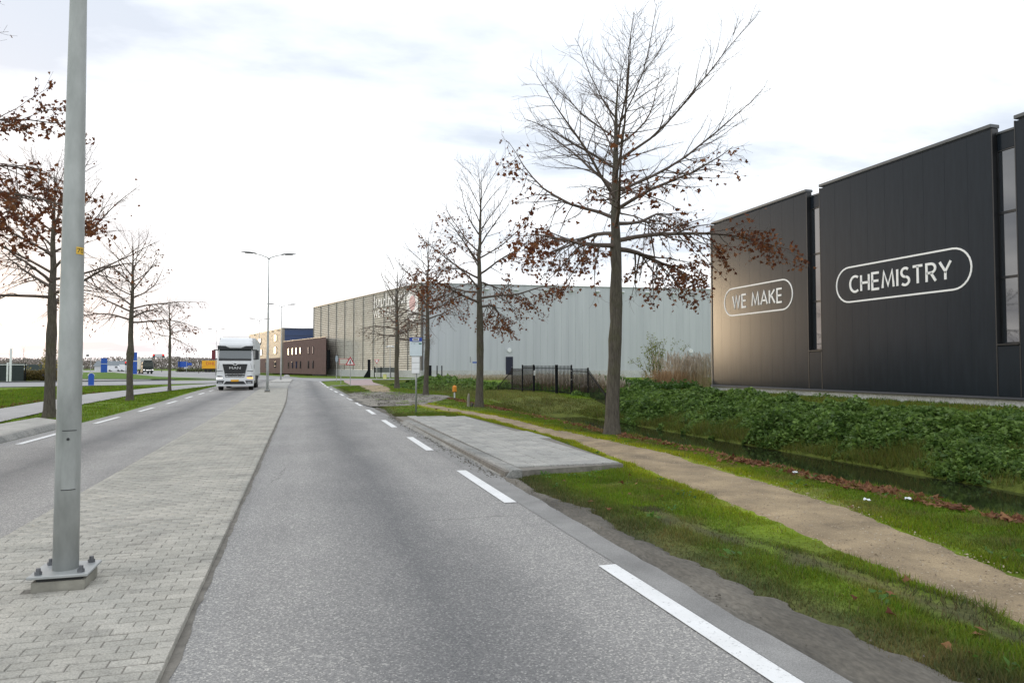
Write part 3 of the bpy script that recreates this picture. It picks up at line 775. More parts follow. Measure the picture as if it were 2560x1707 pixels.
ov = MB(); ov.prism([(2.1 * math.cos(k * math.pi / 12), 2.75 * math.sin(k * math.pi / 12)) for k in range(24)], 0, .03); on_side(ov.mesh('emblem'), 3.2, 11.7, 'emblem', m_letter)
ov = MB(); ov.prism([(1.15 * math.cos(k * math.pi / 10), 1.2 * math.sin(k * math.pi / 10)) for k in range(20)], .03, .05); on_side(ov.mesh('emblem_heart'), 3.2, 11.9, 'emblem_heart', M('pink_print', (.62, .36, .38), .05, 3, .5))
ov = MB(); ov.box((0, -1.55, .03), (3.2, .45, .03)); on_side(ov.mesh('emblem_band'), 3.2, 11.7, 'emblem_band', m_gap)

# ------------------------------------------------------------------ brick annex, office, blue hall beyond it
def bldg(name, label, cat, o, e, zg, h, depth, m):
    o = Vector(o); e = Vector(e); ln, an = span(o, e)
    t = thing(name, label, cat, (o.x, o.y, zg), an)
    MB().box((ln / 2, -depth / 2, h / 2), (ln, depth, h)).build('wall', m, t)
    return t, ln
bA, bB = CW(-36.6, 140), CW(-53.4, 166)
br = thing('brick_annex', 'low dark brown brick annex with two rows of narrow upright windows', 'building', (*bA, .3), math.atan2(bB[1] - bA[1], bB[0] - bA[0]))
bln = math.hypot(bB[0] - bA[0], bB[1] - bA[1])
def loc2(p):
    a = math.atan2(bB[1] - bA[1], bB[0] - bA[0]); dx, dy = p[0] - bA[0], p[1] - bA[1]
    return (dx * math.cos(a) + dy * math.sin(a), -dx * math.sin(a) + dy * math.cos(a))
foot = [(0, 0), (bln, 0), loc2(CW(-54.2, 168.6)), loc2(CW(-45.5, 168.2)), loc2((bA[0] * 1.066, bA[1] * 1.066))]
MB().prism(foot, 0, 7.4).build('wall', m_brick, br)
MB().prism([(x, y + (.05 if y > -.1 else 0)) for x, y in foot], 7.4, 7.5).build('coping', m_coping, br)
def frac(px):                                   # px along the annex front -> metres from its near end
    a, b = 815.6, 707.7; q = (a - px) / (a - b); za, zb = 140, 166
    return bln * (q * za) / (q * za + (1 - q) * zb)
for px in (721.5, 731.5, 741.3, 751.3, 771.5, 783.0):
    for zz in (2.0, 5.0):
        f = MB().box((frac(px), .03, zz), (.75, .10, 1.55)).build('window', m_black, br)
        MB().box((frac(px) - .02, .09, zz), (.46, .04, 1.40)).build('pane', m_glass, f)
MB().box((-.12, -.45, 3.0), (.5, .5, 3.6)).build('service_box', m_black, br)
of, oln = bldg('office_block', 'beige clad office block with dark framed windows above a brown brick base', 'building', CW(-54.7, 169), CW(-75.5, 204), .3, 10.7, 14, m_office)
MB().box((oln / 2, .05, 1.85), (oln, .12, 3.7)).build('brick_base', m_brick, of)
MB().box((oln / 2, -7, 10.75), (oln + .15, 14.1, .16)).build('coping', m_coping, of)
def fr2(px, a=705.0, b=625.0, za=169, zb=204):
    q = (a - px) / (a - b); return oln * (q * za) / (q * za + (1 - q) * zb)
for k in range(20): MB().box((oln / 2, .03, 4.0 + k * .335), (oln, .07, .05)).build('cladding_rib', m_coping, of)
for px, wd, zz in ((690, 2.3, 8.6), (690, 2.3, 5.6), (652, 2.6, 8.3), (656, 1.2, 5.4), (690, 2.2, 2.2), (668, 1.0, 2.2)):
    f = MB().box((fr2(px), .08, zz), (wd, .14, 1.75)).build('window', m_black, of)
    MB().box((fr2(px) - .12, .17, zz), (wd - .5, .05, 1.5)).build('pane', m_glass, f)
for px in (671, 683, 697, 640): MB().box((fr2(px), .12, 10.35), (.35, .5, .18)).build('security_lamp', m_dark, of)
bh, hln = bldg('blue_hall', 'plain blue clad hall rising behind the brown brick annex', 'building', CW(-38, 169.6), CW(-54.4, 169.3), .3, 10.6, 13, m_bluewall)
for k in range(8): MB().box((hln / 2, .04, 1.2 + 1.3 * k), (hln, .06, .05)).build('cladding_joint', m_coping, bh)
MB().box((hln / 2, -6.4, 10.66), (hln, 13, .14)).build('coping', m_coping, bh)
for x in (7.6, 6.1): MB().tube([(x, .25, 6.0), (x, .25, 10.1)], .10, 8).build('flue', m_galv, bh)

# ------------------------------------------------------------------ street lamps on the median
def lamp_post(loc, label, H=9.0, r0=.088, detail=True):
    t = thing('street_lamp', label, 'street lamp', loc, 0, 'street lamps along the median')
    zb = .14
    MB().prism([(-.175, -.175), (.175, -.175), (.175, .175), (-.175, .175)], -.05, .072).build('footing', M('footing_concrete', (.27, .26, .22), .3, 4, .9, bmp=.4, bscale=25), t) if detail else None
    MB().box((0, 0, .110), (.40, .40, .022), bev=.004).build('base_plate', m_galv, t)
    MB().box((0, 0, .085), (.30, .30, .03)).build('plate_gap_shade', m_dark, t)  # dark block painting the shadowed gap between base plate and footing
    po = MB().tube([(0, 0, .115), (0, 0, 1.0), (0, 0, 2.2), (0, 0, 4.6), (0, 0, H)], [r0, r0 * .965, r0 * .92, r0 * .66, r0 * .38], 28 if detail else 10).build('pole', m_pole, t, smooth=True)
    if detail:
        for sx in (-.14, .14):
            for sy in (-.14, .14):
                b = MB().tube([(sx, sy, .119), (sx, sy, .144)], .026, 6).tube([(sx, sy, .144), (sx, sy, .168)], [.017, .016], 8)
                b.build('bolt', m_bolt, t)
        # access hatch on the side that faces the camera
        an = -math.pi / 2 + .33
        dr = MB()
        for k in range(6):
            a0 = an - .55 + 1.1 * k / 6; a1 = an - .55 + 1.1 * (k + 1) / 6
            def q(a, z, o): rr_ = r0 * (1 - .08 * z / 2.2) + o; return (rr_ * math.cos(a), rr_ * math.sin(a), z)
            dr.face([q(a0, .73, .0025), q(a1, .73, .0025), q(a1, 1.17, .0025), q(a0, 1.17, .0025)])
        hd = dr.build('hatch', m_pole, t)
        gp = MB()
        for k in range(6):
            a0 = an - .57 + 1.14 * k / 6; a1 = an - .57 + 1.14 * (k + 1) / 6
            for z in (.724, 1.171): gp.face([q(a0, z, .0032), q(a1, z, .0032), q(a1, z + .006, .0032), q(a0, z + .006, .0032)])
        gp.build('hatch_gap', m_dark, hd)
        MB().tube([(*q(an - .1, 1.11, -.005)[:2], 1.11), (*q(an - .1, 1.11, .008)[:2], 1.11)], .011, 8).build('lock', m_dark, hd)
        # curved number sticker
        st = MB(); zc, hh = 2.555, .028; a_c = an + .62
        for k in range(6):
            a0 = a_c - .40 + .8 * k / 6; a1 = a_c - .40 + .8 * (k + 1) / 6
            st.face([q(a0, zc - hh, .001), q(a1, zc - hh, .001), q(a1, zc + hh, .001), q(a0, zc + hh, .001)])
        sk = st.build('number_sticker', m_sticker, t)
        tm_ = text_mesh('70', height=.034, width=.052)
        co = np.empty(len(tm_.vertices) * 3, np.float32); tm_.vertices.foreach_get('co', co); co = co.reshape(-1, 3)
        rr_ = r0 * (1 - .08 * zc / 2.2) + .0018; aa = a_c + co[:, 0] / rr_
        co2 = np.stack([rr_ * np.cos(aa), rr_ * np.sin(aa), zc + co[:, 1]], 1); tm_.vertices.foreach_set('co', co2.astype(np.float32).ravel())
        add('digits', tm_, m_ink, sk)
    for s_ in (-1, 1):
        MB().tube([(0, 0, H - .1), (s_ * .10, 0, H + .02), (s_ * .5, 0, H + .17), (s_ * .95, 0, H + .26)], [.04, .034, .03, .028], 8).build('arm', m_galv, t, smooth=True)
        hm = MB(); n = 12; m_ = 9
        for k in range(m_ + 1):
            f = k / m_; x = s_ * (.80 + 1.0 * f); wd = .165 * math.sin(math.pi * (.06 + .9 * f) ** .8) ** .7; hh = .085 * math.sin(math.pi * (.08 + .88 * f)) ** .8
            for j in range(n):
                a = 2 * math.pi * j / n; zz = math.sin(a) * hh * (1.0 if math.sin(a) > 0 else .45)
                hm.v.append((x, wd * math.cos(a), H + .27 + .05 * f + zz))
        for k in range(m_):
            for j in range(n): hm.f.append((k * n + j, k * n + (j + 1) % n, (k + 1) * n + (j + 1) % n, (k + 1) * n + j))
        hm.f += [tuple(range(n)), tuple(m_ * n + j for j in range(n))]
        hd = hm.build('lamp_head', m_head, t, smooth=True)
        MB().box((s_ * 1.28, 0, H + .258), (.5, .18, .03), bev=.01, ry=-s_ * .05).build('lens', m_dark, hd)
    return t
lamp_post((LAMP1[0], LAMP1[1], .075), 'tall grey lamp post with bolted base plate and yellow number sticker close by')
lamp_post((*CW(-16.35, 47.6), .078), 'twin headed grey lamp post on the median beside the white truck', detail=True)
lamp_post((*CW(-28.25, 87), .16), 'twin headed lamp post on the kerbed island in front of the brick annex', detail=False)
lamp_post((*CW(-42.7, 120), .04), 'twin headed lamp post rising behind the white truck', 9.6, detail=False)
lamp_post((*CW(-62, 149), .04), 'farthest twin headed lamp post, its pole just visible left of the truck roof', 9.4, detail=False)

# ------------------------------------------------------------------ trees
def tubes(branches):
    """branches: list of (pts (k,3), radii (k), sides) -> V, F quads"""
    Vs, Fs, n0 = [], [], 0
    for p, r, n in branches:
        p = np.asarray(p); k = len(p)
        t = np.gradient(p, axis=0); t /= np.linalg.norm(t, axis=1, keepdims=True) + 1e-9
        ref = np.where(np.abs(t[:, 2:3]) < .9, np.array([[0, 0, 1.]]), np.array([[1., 0, 0]]))
        a = np.cross(t, ref); a /= np.linalg.norm(a, axis=1, keepdims=True) + 1e-9; b = np.cross(t, a)
        an = np.arange(n) * 2 * math.pi / n
        ring = p[:, None] + (a[:, None] * np.cos(an)[None, :, None] + b[:, None] * np.sin(an)[None, :, None]) * np.asarray(r)[:, None, None]
        Vs.append(ring.reshape(-1, 3))
        i = (np.arange(k - 1)[:, None] * n + np.arange(n)[None]); j = (np.arange(k - 1)[:, None] * n + (np.arange(n)[None] + 1) % n)
        Fs.append(np.stack([i, j, j + n, i + n], -1).reshape(-1, 4) + n0); n0 += k * n
    return np.concatenate(Vs), np.concatenate(Fs)
LEAF = np.array([[0, 0, 0], [.18, .22, .03], [.50, .38, .06], [.55, .62, .02], [.24, .66, .0], [.0, 1.0, -.04], [-.24, .66, .0], [-.55, .62, .02], [-.50, .38, .06], [-.18, .22, .03]])
LEAFQ = np.array([[0, 1, 4, 6], [0, 6, 9, 0], [1, 2, 3, 4], [9, 6, 7, 8], [4, 5, 6, 4]])
LF = np.array([[0, 1, 4], [0, 4, 6], [0, 6, 9], [1, 2, 3], [1, 3, 4], [9, 7, 8], [9, 6, 7], [4, 5, 6]])
def leaves_mesh(name, pos, size, cols, g, droop=.6, flat=False):
    n = len(pos)
    d = g.normal(0, 1, (n, 3)); d[:, 2] -= droop * 1.6; d /= np.linalg.norm(d, axis=1, keepdims=True)
    if flat: d[:, 2] *= .16; d /= np.linalg.norm(d, axis=1, keepdims=True)
    q = np.cross(d, np.array([0, 0, 1.]) + g.normal(0, .16, (n, 3)) if flat else g.normal(0, 1, (n, 3))); q /= np.linalg.norm(q, axis=1, keepdims=True); nn = np.cross(d, q)
    curl = g.uniform(-1.5, 2.5, n)[:, None]
    lx, ly, lz = LEAF[:, 0][None], LEAF[:, 1][None], LEAF[:, 2][None]
    zz = lz * curl * 3 - .25 * ly ** 2 * curl * .6
    V = pos[:, None] + size[:, None, None] * (q[:, None] * lx[..., None] + d[:, None] * ly[..., None] + nn[:, None] * zz[..., None])
    F = (LF[None] + (np.arange(n) * 10)[:, None, None]).reshape(-1, 3)
    return np_mesh(name, V.reshape(-1, 3), F, 3, np.repeat(cols, 10, 0))
def make_tree(x, y, seed, H, clear, br, low, top, leaf, label, group, nl=26, base_z=None, twigs=1.0, skew=(0, 0), lean=(0, 0), leaf_size=.092, rotate=0, kind='tree', leafh=.62, el0=4, el1=58, knots=True):
    g = np.random.default_rng(seed); bz = base_z if base_z is not None else float(gh(np.array(x), np.array(y))) - .03
    t = thing('oak_tree', label, kind, (x, y, bz), 0, group)
    zs = np.concatenate([[0, .12, .35, .7], np.arange(1.1, H, .45), [H]])
    wob = np.cumsum(g.normal(0, .018, (len(zs), 2)), 0) * np.minimum(1, zs / 3)[:, None] + np.outer(zs / H, lean)
    trunk = np.column_stack([wob, zs])
    rad = br * np.where(zs < clear, 1 - .30 * zs / clear, .70 * np.clip(1 - (zs - clear) / (H - clear), .02, 1) ** .85) * (1 + .45 * np.exp(-zs / .22))
    if knots:
        for zc in g.uniform(clear * .45, clear, 4): rad = rad * (1 + .16 * np.exp(-((zs - zc) / .2) ** 2))
    def at(z): return np.array([np.interp(z, zs, wob[:, 0]), np.interp(z, zs, wob[:, 1]), z])
    V, F = tubes([(trunk, rad, 12)])
    me = np_mesh('trunk', V, F, 4); me.polygons.foreach_set('use_smooth', [True] * len(me.polygons)); add('trunk', me, m_bark, t)
    B = []; LP = []
    def curve(p0, d0, ln, k, lift, jit):
        pts = [np.array(p0)]; d = np.array(d0, float); s = ln / k
        for i in range(k):
            d = d + g.normal(0, jit, 3) + np.array([0, 0, lift]); d /= np.linalg.norm(d); pts.append(pts[-1] + d * s)
        return np.array(pts)
    def twig(p, d, ln, r, lv):
        pts = curve(p, d, ln, 3, .06, .16); B.append((pts, np.linspace(r, .0022, 4), 3))
        if lv: LP.extend([pts[j] + g.normal(0, .03, 3) for j in (1, 2, 3) if g.random() < lv])
        return pts
    for i in range(nl):
        f = (i + g.uniform(-.3, .3)) / nl; f = min(max(f, 0), .985) ; z = clear + (H - clear) * (f ** 1.12) * .97
        az = rotate + i * 2.39996 + g.uniform(-.35, .35)
        ln = (low + (top - low) * f ** .85) * g.uniform(.8, 1.15); ln = min(ln, (H - z) * 1.5 + .8) if f > .6 else ln
        ln *= 1 + skew[0] * math.cos(az) + skew[1] * math.sin(az)
        el = R(el0 + (el1 - el0) * f ** .75 + g.uniform(-7, 7))
        d = np.array([math.cos(az) * math.cos(el), math.sin(az) * math.cos(el), math.sin(el)])
        k = 9; lift = .034 if f > .25 else g.uniform(-.045, .035)
        pts = curve(at(z), d, ln, k, lift, .075)
        r0 = min(.50 * np.interp(z, zs, rad), .014 + .0175 * ln)
        rr_ = np.linspace(r0, .005, k + 1); B.append((pts, rr_, 6))
        lv_limb = leaf * max(0, 1 - f / leafh) ** .8
        nsub = int(ln / .19 * twigs * (1 - .35 * f))
        for j in range(nsub):
            s = .18 + .82 * (j + g.random()) / nsub; q = s * k; a = min(int(q), k - 1); p = pts[a] + (pts[a + 1] - pts[a]) * (q - a)
            dl = pts[a + 1] - pts[a]; dl /= np.linalg.norm(dl)
            sd_ = np.cross(dl, np.array([0, 0, 1.])); sd_ /= np.linalg.norm(sd_) + 1e-6
            sg = 1 if j % 2 else -1
            dd = dl * g.uniform(.5, 1.0) + sd_ * sg * g.uniform(.4, .9) + np.array([0, 0, g.uniform(-1.25, .25) if f < .22 else g.uniform(-.7 if f < .45 else -.25, .55)])
            dd /= np.linalg.norm(dd)
            l2 = (ln * (1 - s) * .55 + .30) * g.uniform(.6, 1.15); l2 = min(l2, 1.6)
            sp = curve(p, dd, l2, 5, (.05 if f > .35 else -.03), .13); B.append((sp, np.linspace(max(.0045, rr_[a] * .45), .0028, 6), 4))
            outer = fade(.15, .55, s)
            lv = float(lv_limb * (.35 + .65 * outer) * (g.random() ** .8) * 1.7)
            nt_ = int((2 + l2 / .17) * twigs * (1 - .45 * f))
            for m_ in range(nt_):
                q2 = .25 + .75 * (m_ + g.random()) / nt_; q2 *= 5; a2 = min(int(q2), 4); p2 = sp[a2] + (sp[a2 + 1] - sp[a2]) * (q2 - a2)
                d2 = sp[a2 + 1] - sp[a2]; d2 /= np.linalg.norm(d2); d2 = d2 + g.normal(0, .55, 3) + np.array([0, 0, .12 if f > .3 else -.28]); d2 /= np.linalg.norm(d2)
                twig(p2, d2, g.uniform(.15, .48), .0030, lv)
    V, F = tubes(B)
    add('crown', np_mesh('crown', V, F, 4), m_twig, t)
    if LP:
        P_ = np.array(LP); n = len(P_)
        tone = g.random((n, 1)); c = np.array([.115, .034, .018]) * (1 - tone) + np.array([.25, .105, .042]) * tone
        c *= g.uniform(.7, 1.25, (n, 1))
        add('leaves', leaves_mesh('leaves', P_, g.uniform(.75, 1.3, n) * leaf_size, c, g), m_leaf, t, kind='stuff')
    return t
GR, GL = 'young oaks along the verge on the right of the road', 'young oaks along the verge on the left of the road'
make_tree(*CW(2.52, 18.0), 11, 9.3, 4.75, .180, 4.5, 3.1, .72, 'nearest oak with a full spread of bare limbs and rust brown leaves by the ditch', GR, nl=28, twigs=1.3, skew=(.16, -.05), rotate=1.05, leafh=.30, lean=(.1, 0), el0=2, el1=46)
make_tree(*CW(-1.39, 30.2), 23, 10.0, 4.3, .17, 4.0, 1.9, 1.15, 'second oak on the right with dense red brown leaves on drooping lower limbs', GR, nl=24, twigs=1.2, rotate=1.1, leafh=.46, el0=0, el1=64)
make_tree(*CW(-5.2, 43.0), 31, 9.8, 4.3, .16, 3.9, 1.7, .10, 'bare oak directly behind the bus stop sign', GR, nl=24, twigs=1.05, rotate=2.0, el1=64)
make_tree(*CW(-9.2, 57.0), 47, 10.0, 4.0, .20, 4.2, 1.8, .04, 'bare oak in front of the slatted warehouse side, fourth along the right verge', GR, nl=24, twigs=1.1, rotate=.2, el1=64)
make_tree(8.3, 2.0, 53, 10.2, 4.8, .17, 3.7, 1.7, .0, 'oak just beyond the right edge, only thin bare twig ends in view', GR, nl=26, rotate=.9, skew=(-.1, .15))
make_tree(-8.0, 15.2, 62, 8.6, 5.15, .17, 3.75, 2.8, 4.5, 'leafy brown oak whose branches reach in at the upper left behind the lamp post', GL, nl=26, twigs=1.3, rotate=.1, skew=(.22, .16), leafh=.7, leaf_size=.085, el0=-2, el1=22)
make_tree(*CW(-15.7, 24.2), 71, 8.6, 4.0, .18, 4.6, 2.2, .07, 'large bare oak standing left behind the tall lamp post', GL, nl=24, twigs=1.2, rotate=1.3)
make_tree(*CW(-20.0, 37.3), 83, 8.6, 4.1, .17, 3.8, 1.8, .13, 'bare oak by the cycle path in front of a tall blue sign board', GL, nl=24, twigs=1.1, rotate=.5)
make_tree(*CW(-25.0, 52.0), 97, 7.0, 3.9, .115, 2.4, .9, .55, 'small slim oak with sparse brown leaves left of the white truck', GL, nl=16, rotate=.7)

# ------------------------------------------------------------------ grass, leaves, brambles, reeds
g = np.random.default_rng(17)
def veg(v, u):
    """share of grass cover at (v, u)"""
    ra = (fbm(v * 2.3, u * 2.3, 31) - .5) * .55
    d = np.ones(v.shape)
    road_l = -6.6 + off(u) - .5 * fade(25, 60, u)
    d[(v < 2.9) & (v > road_l - .05)] = 0
    d *= fade(-.32, .50, v - mudR(u) + ra * 1.3) ** 1.1 * (v > 0) + (v <= 0)
    inpath = np.minimum(v - pathL(u), pathR(u) - v) + ra * .45
    d *= np.where((v > 0) & (u < 31.5), 1 - fade(-.08, .10, inpath), 1)
    d[inpoly(v, u, [(2.9, 10.55), (5.2, 10.85), (5.5, 15.8), (5.25, 22.7), (4.2, 23.3), (2.9, 23.5)])] = 0
    d[inpoly(v, u, [(-6.5, 6), (-6.5, 24.3), (-8.1, 26.3), (-8.4, 20), (-8.2, 6)])] = 0
    mp_ = [(2.75, 30.8), (3.9, 31.0), (5.0, 31.4), (6.0, 33.2), (7.0, 36.2), (8.0, 39.5), (8.3, 42), (6.9, 44.5), (6.1, 48), (6.3, 54), (7.0, 60), (7.1, 67), (5.0, 67), (4.9, 60), (4.5, 50), (3.4, 48), (2.6, 45)]
    d[inpoly(v + ra * .7, u + ra, mp_)] *= .08
    cl = np.interp(u, [10, 25, 33, 51, 71, 80], [-9.7, -11.2, -11.75, -13.0, -11.3, -8.8]); cr_ = np.interp(u, [10, 20, 25.5, 33, 48, 67, 80], [-7.9, -8.4, -8.95, -9.5, -9.95, -8.3, -7.6])
    d[(v > cl) & (v < cr_) & (v < 0)] = 0
    d[(gh(v, u) < -.79)] = 0
    # bare muddy ruts and worn spots
    rut = np.abs(v - (4.05 + .25 * np.sin(u * .5)) + ra * .8)
    d *= 1 - .85 * ((rut < .14) & (u > 2) & (u < 7.5))
    d *= 1 - .8 * (vnoise(v * 1.1, u * 1.1, 44) > .82)
    return d
def blades(name, n, box, dens, lf, wd, seed, cat_w=None):
    g = np.random.default_rng(seed)
    v = g.uniform(box[0], box[1], n); u = box[2] + (box[3] - box[2]) * g.random(n) ** dens
    p = veg(v, u); keep = g.random(n) < p; v, u = v[keep], u[keep]; n = len(v)
    clump = fbm(v * 1.8, u * 1.8, 51)
    ln = lf(v, u) * g.uniform(.55, 1.35, n) * (.25 + 1.9 * clump ** 1.5)
    dist = np.hypot(v, u); ww = wd * (1 + dist / 9)
    az = g.uniform(0, 2 * np.pi, n); tilt = g.uniform(.1, .9, n)
    dx, dy = np.cos(az) * np.sin(tilt), np.sin(az) * np.sin(tilt); dz = np.cos(tilt)
    ax = g.uniform(0, 2 * np.pi, n); bx, by = np.cos(ax) * ww / 2, np.sin(ax) * ww / 2
    z = gh(v, u) - .004
    A_ = np.stack([v - bx, u - by, z], 1); B_ = np.stack([v + bx, u + by, z], 1)
    C_ = np.stack([v + dx * ln, u + dy * ln, z + dz * ln], 1)
    V = np.stack([A_, B_, C_], 1).reshape(-1, 3)
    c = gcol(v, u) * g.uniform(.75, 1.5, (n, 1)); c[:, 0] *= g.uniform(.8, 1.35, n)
    dry = g.random(n) < .05; c[dry] = np.array([.20, .17, .08]) * g.uniform(.6, 1.1, (dry.sum(), 1))
    return add(name, np_mesh(name, V, np.arange(3 * n).reshape(-1, 3), 3, np.repeat(c, 3, 0)), m_grass, kind='stuff')
def lenf(v, u):
    z = gh(v, u)
    l = .055 + 0 * v
    l = np.where((v > 7.4) & (v < 12.0), .06 + .06 * fade(8.0, 8.4, v) + .10 * fade(9, 10.5, v), l)
    l = np.where((v > 8.0) & (u > 33) & (u < 58) & (v < 15.5), .11, l)
    l = np.where((v > 13.0) & (v < 17.0) & (u < 33), .26, l)
    l = np.where(v > 17.5, .14, l)
    return l
blades('grass', 560000, (3.0, 8.6, 2.3, 26), 1.55, lenf, .0052, 1)
blades('verge_grass', 210000, (2.6, 20, 14, 66), 1.25, lenf, .006, 2)
blades('bank_grass', 120000, (8.0, 18.0, 2, 36), 1.2, lenf, .007, 3)
blades('left_verge_grass', 120000, (-21, -6.6, 20, 70), 1.3, lambda v, u: .075 + .05 * (v < -12), .007, 4)
blades('meadow_grass', 70000, (17.0, 29.2, 10, 66), 1.2, lambda v, u: .16 + 0 * v, .008, 5)

# fallen leaves gathered along the top of the bank, with a few strewn over the grass
n = 8000; u = 3 + 40 * g.random(n) ** 1.5; v = 7.75 - .18 * np.exp(-((u - 6) / 6) ** 2) + .06 * np.sin(u * .7) + g.normal(0, .13, n) * (.7 + 1.2 * vnoise(u * .8, u * 0, 8))
k = (g.random(n) < .35 + .65 * vnoise(u * .9, u * 0 + 3, 12)) & (u < 42); v, u = v[k], u[k]
n2 = 160; u = np.concatenate([u, 3.0 + 30 * g.random(n2) ** 1.3]); v = np.concatenate([v, g.uniform(3.2, 8, n2)])
k = (veg(v, u) > .3) & ~((v > 3) & (v < 5.4) & (u > 10.5) & (u < 23.5)); v, u = v[k], u[k]; n = len(v)
tone = g.random((n, 1)); c = (np.array([.13, .045, .025]) * (1 - tone) + np.array([.30, .16, .075]) * tone) * g.uniform(.7, 1.3, (n, 1))
lm = leaves_mesh('fallen_leaves', np.stack([v, u, gh(v, u) + g.uniform(.025, .06, n)], 1), g.uniform(.05, .10, n), c, g, .0, True)
add('fallen_leaves', lm, m_leaf, kind='stuff')
# leaves left of the road along the path edge
n = 500; u = 24 + 30 * g.random(n); v = np.interp(u, [25, 33, 51, 71], [-11.2, -11.75, -13.0, -11.3]) - np.abs(g.normal(0, .25, n)) - .1
c = np.array([.14, .06, .03]) * g.uniform(.6, 1.4, (n, 1))
add('path_edge_leaves', leaves_mesh('path_edge_leaves', np.stack([v, u, gh(v, u) + .07], 1), g.uniform(.06, .12, n), c, g, 0, True), m_leaf, kind='stuff')

def leafmass(name, v, u, z, size, cols, seed, m=None, up=.7):
    g = np.random.default_rng(seed); n = len(v)
    nn = g.normal(0, .55, (n, 3)); nn[:, 2] += up; nn /= np.linalg.norm(nn, axis=1, keepdims=True)
    a = np.cross(nn, g.normal(0, 1, (n, 3))); a /= np.linalg.norm(a, axis=1, keepdims=True); b = np.cross(nn, a)
    p = np.stack([v, u, z], 1); s = size[:, None]
    V = np.stack([p - a * s * .5, p - b * s * .32 + nn * s * .08, p + a * s * .55 - nn * s * .10, p + b * s * .32 + nn * s * .08], 1)
    F = np.arange(4 * n).reshape(-1, 4)
    return add(name, np_mesh(name, V.reshape(-1, 3), F, 4, np.repeat(cols, 4, 0)), m or m_bramble, kind='stuff')
def bramble_area(name, n, v0, v1, u0, u1, hmax, seed, edge=None, dark=(.060, .120, .024), light=(.20, .31, .065), size=(.05, .11)):
    g = np.random.default_rng(seed); v = g.uniform(v0, v1, n); u = u0 + (u1 - u0) * g.random(n) ** 1.15
    hgt = hmax * np.clip((fbm(v * .55, u * .55, seed) - .22) * 1.9, 0, 1.25) * (.35 + 1.2 * vnoise(v * 1.7, u * 1.7, seed + 5))
    rim = fade(v0, v0 + 1.6, v + (fbm(v, u, seed + 7) - .5) * 2.4) * (1 - fade(v1 - 1.2, v1, v + (fbm(v, u, seed + 8) - .5) * 2)); hgt = hgt * rim
    k = hgt > .05; v, u, hgt = v[k], u[k], hgt[k]; n = len(v)
    q = g.random(n) ** .45; z = gh(v, u) + hgt * q
    t_ = np.clip(g.normal(.45, .28, n) + .5 * (vnoise(v * 1.3, u * 1.3, seed + 9) - .5), 0, 1)[:, None]
    c = np.array(dark) * (1 - t_) + np.array(light) * t_; c = c * g.uniform(.8, 1.25, (n, 1))
    return leafmass(name, v, u, z, g.uniform(*size, n) * (1 + np.hypot(v, u) / 90), c, seed)
bramble_area('bramble_thicket', 180000, 13.9, 20.6, 6, 33.5, .74, 101, size=(.06, .15))
bramble_area('far_bank_brambles', 52000, 16.4, 23.0, 33, 58, .5, 102, size=(.10, .19))
bramble_area('ditch_weeds', 30000, 10.5, 18.5, 57, 100, .75, 103, size=(.14, .26))
bramble_area('nettle_patch', 9000, 23, 30, 47, 60, .7, 104, size=(.10, .2), light=(.085, .17, .03))
bramble_area('plinth_weeds', 5000, 27.0, 29.0, 12, 46, .35, 105, size=(.06, .12))

def stalks(name, n, cx, cy, sx, sy, h, col, seed, wd=.012, spread=.25, plume=True, box=None):
    g = np.random.default_rng(seed)
    if box: v = g.uniform(box[0], box[1], n); u = g.uniform(box[2], box[3], n)
    else: v = g.normal(cx, sx, n); u = g.normal(cy, sy, n)
    h_ = h * g.uniform(.55, 1.2, n) * (.7 + .6 * fbm(v * .5, u * .5, seed))
    az = g.uniform(0, 6.28, n); tl = np.abs(g.normal(0, spread, n)); tx, ty = np.cos(az) * tl * h_, np.sin(az) * tl * h_
    ax = g.uniform(0, 3.14, n); bx, by = np.cos(ax) * wd, np.sin(ax) * wd; z = gh(v, u)
    a = np.stack([v - bx, u - by, z], 1); b = np.stack([v + bx, u + by, z], 1)
    c1 = np.stack([v + tx * .5 + bx * .8, u + ty * .5 + by * .8, z + h_ * .6], 1); c0 = np.stack([v + tx * .5 - bx * .8, u + ty * .5 - by * .8, z + h_ * .6], 1)
    V = [a, b, c1, c0]; F = np.arange(4 * n).reshape(4, n).T
    tip = np.stack([v + tx, u + ty, z + h_], 1); k = 3 if plume else 1.0
    V2 = [c0, c1, tip + np.stack([bx * k, by * k, 0 * bx - .0], 1), tip - np.stack([bx * k, by * k, 0 * bx], 1)]
    F2 = F + 4 * n
    cc = np.array(col) * g.uniform(.65, 1.3, (n, 1)); pc = np.array([.50, .44, .37]) * g.uniform(.7, 1.1, (n, 1)) if plume else cc
    cols = np.concatenate([cc] * 4 + [cc, cc, pc, pc])
    return add(name, np_mesh(name, np.concatenate(V + V2), np.concatenate([F, F2]), 4, cols), m_reed, kind='stuff')
bx, by = CW(15.4, 61)
stalks('reeds', 900, bx, by, 1.2, 1.5, 2.4, (.44, .34, .22), 201, .012)
stalks('brown_weeds', 900, *CW(13.4, 60.5), .8, 1.2, 1.3, (.34, .22, .12), 202, .016, plume=False)
stalks('dry_grass_strip', 5200, 0, 0, 0, 0, .55, (.36, .30, .18), 203, .02, .3, box=(19, 44, 92, 104))
stalks('dam_reeds', 1500, 0, 0, 0, 0, 1.0, (.20, .14, .085), 204, .012, .25, box=(17.0, 20, 41, 60))
stalks('bank_stems', 600, 0, 0, 0, 0, .6, (.14, .16, .05), 205, .008, .35, box=(8.6, 11, 38, 60), plume=False)

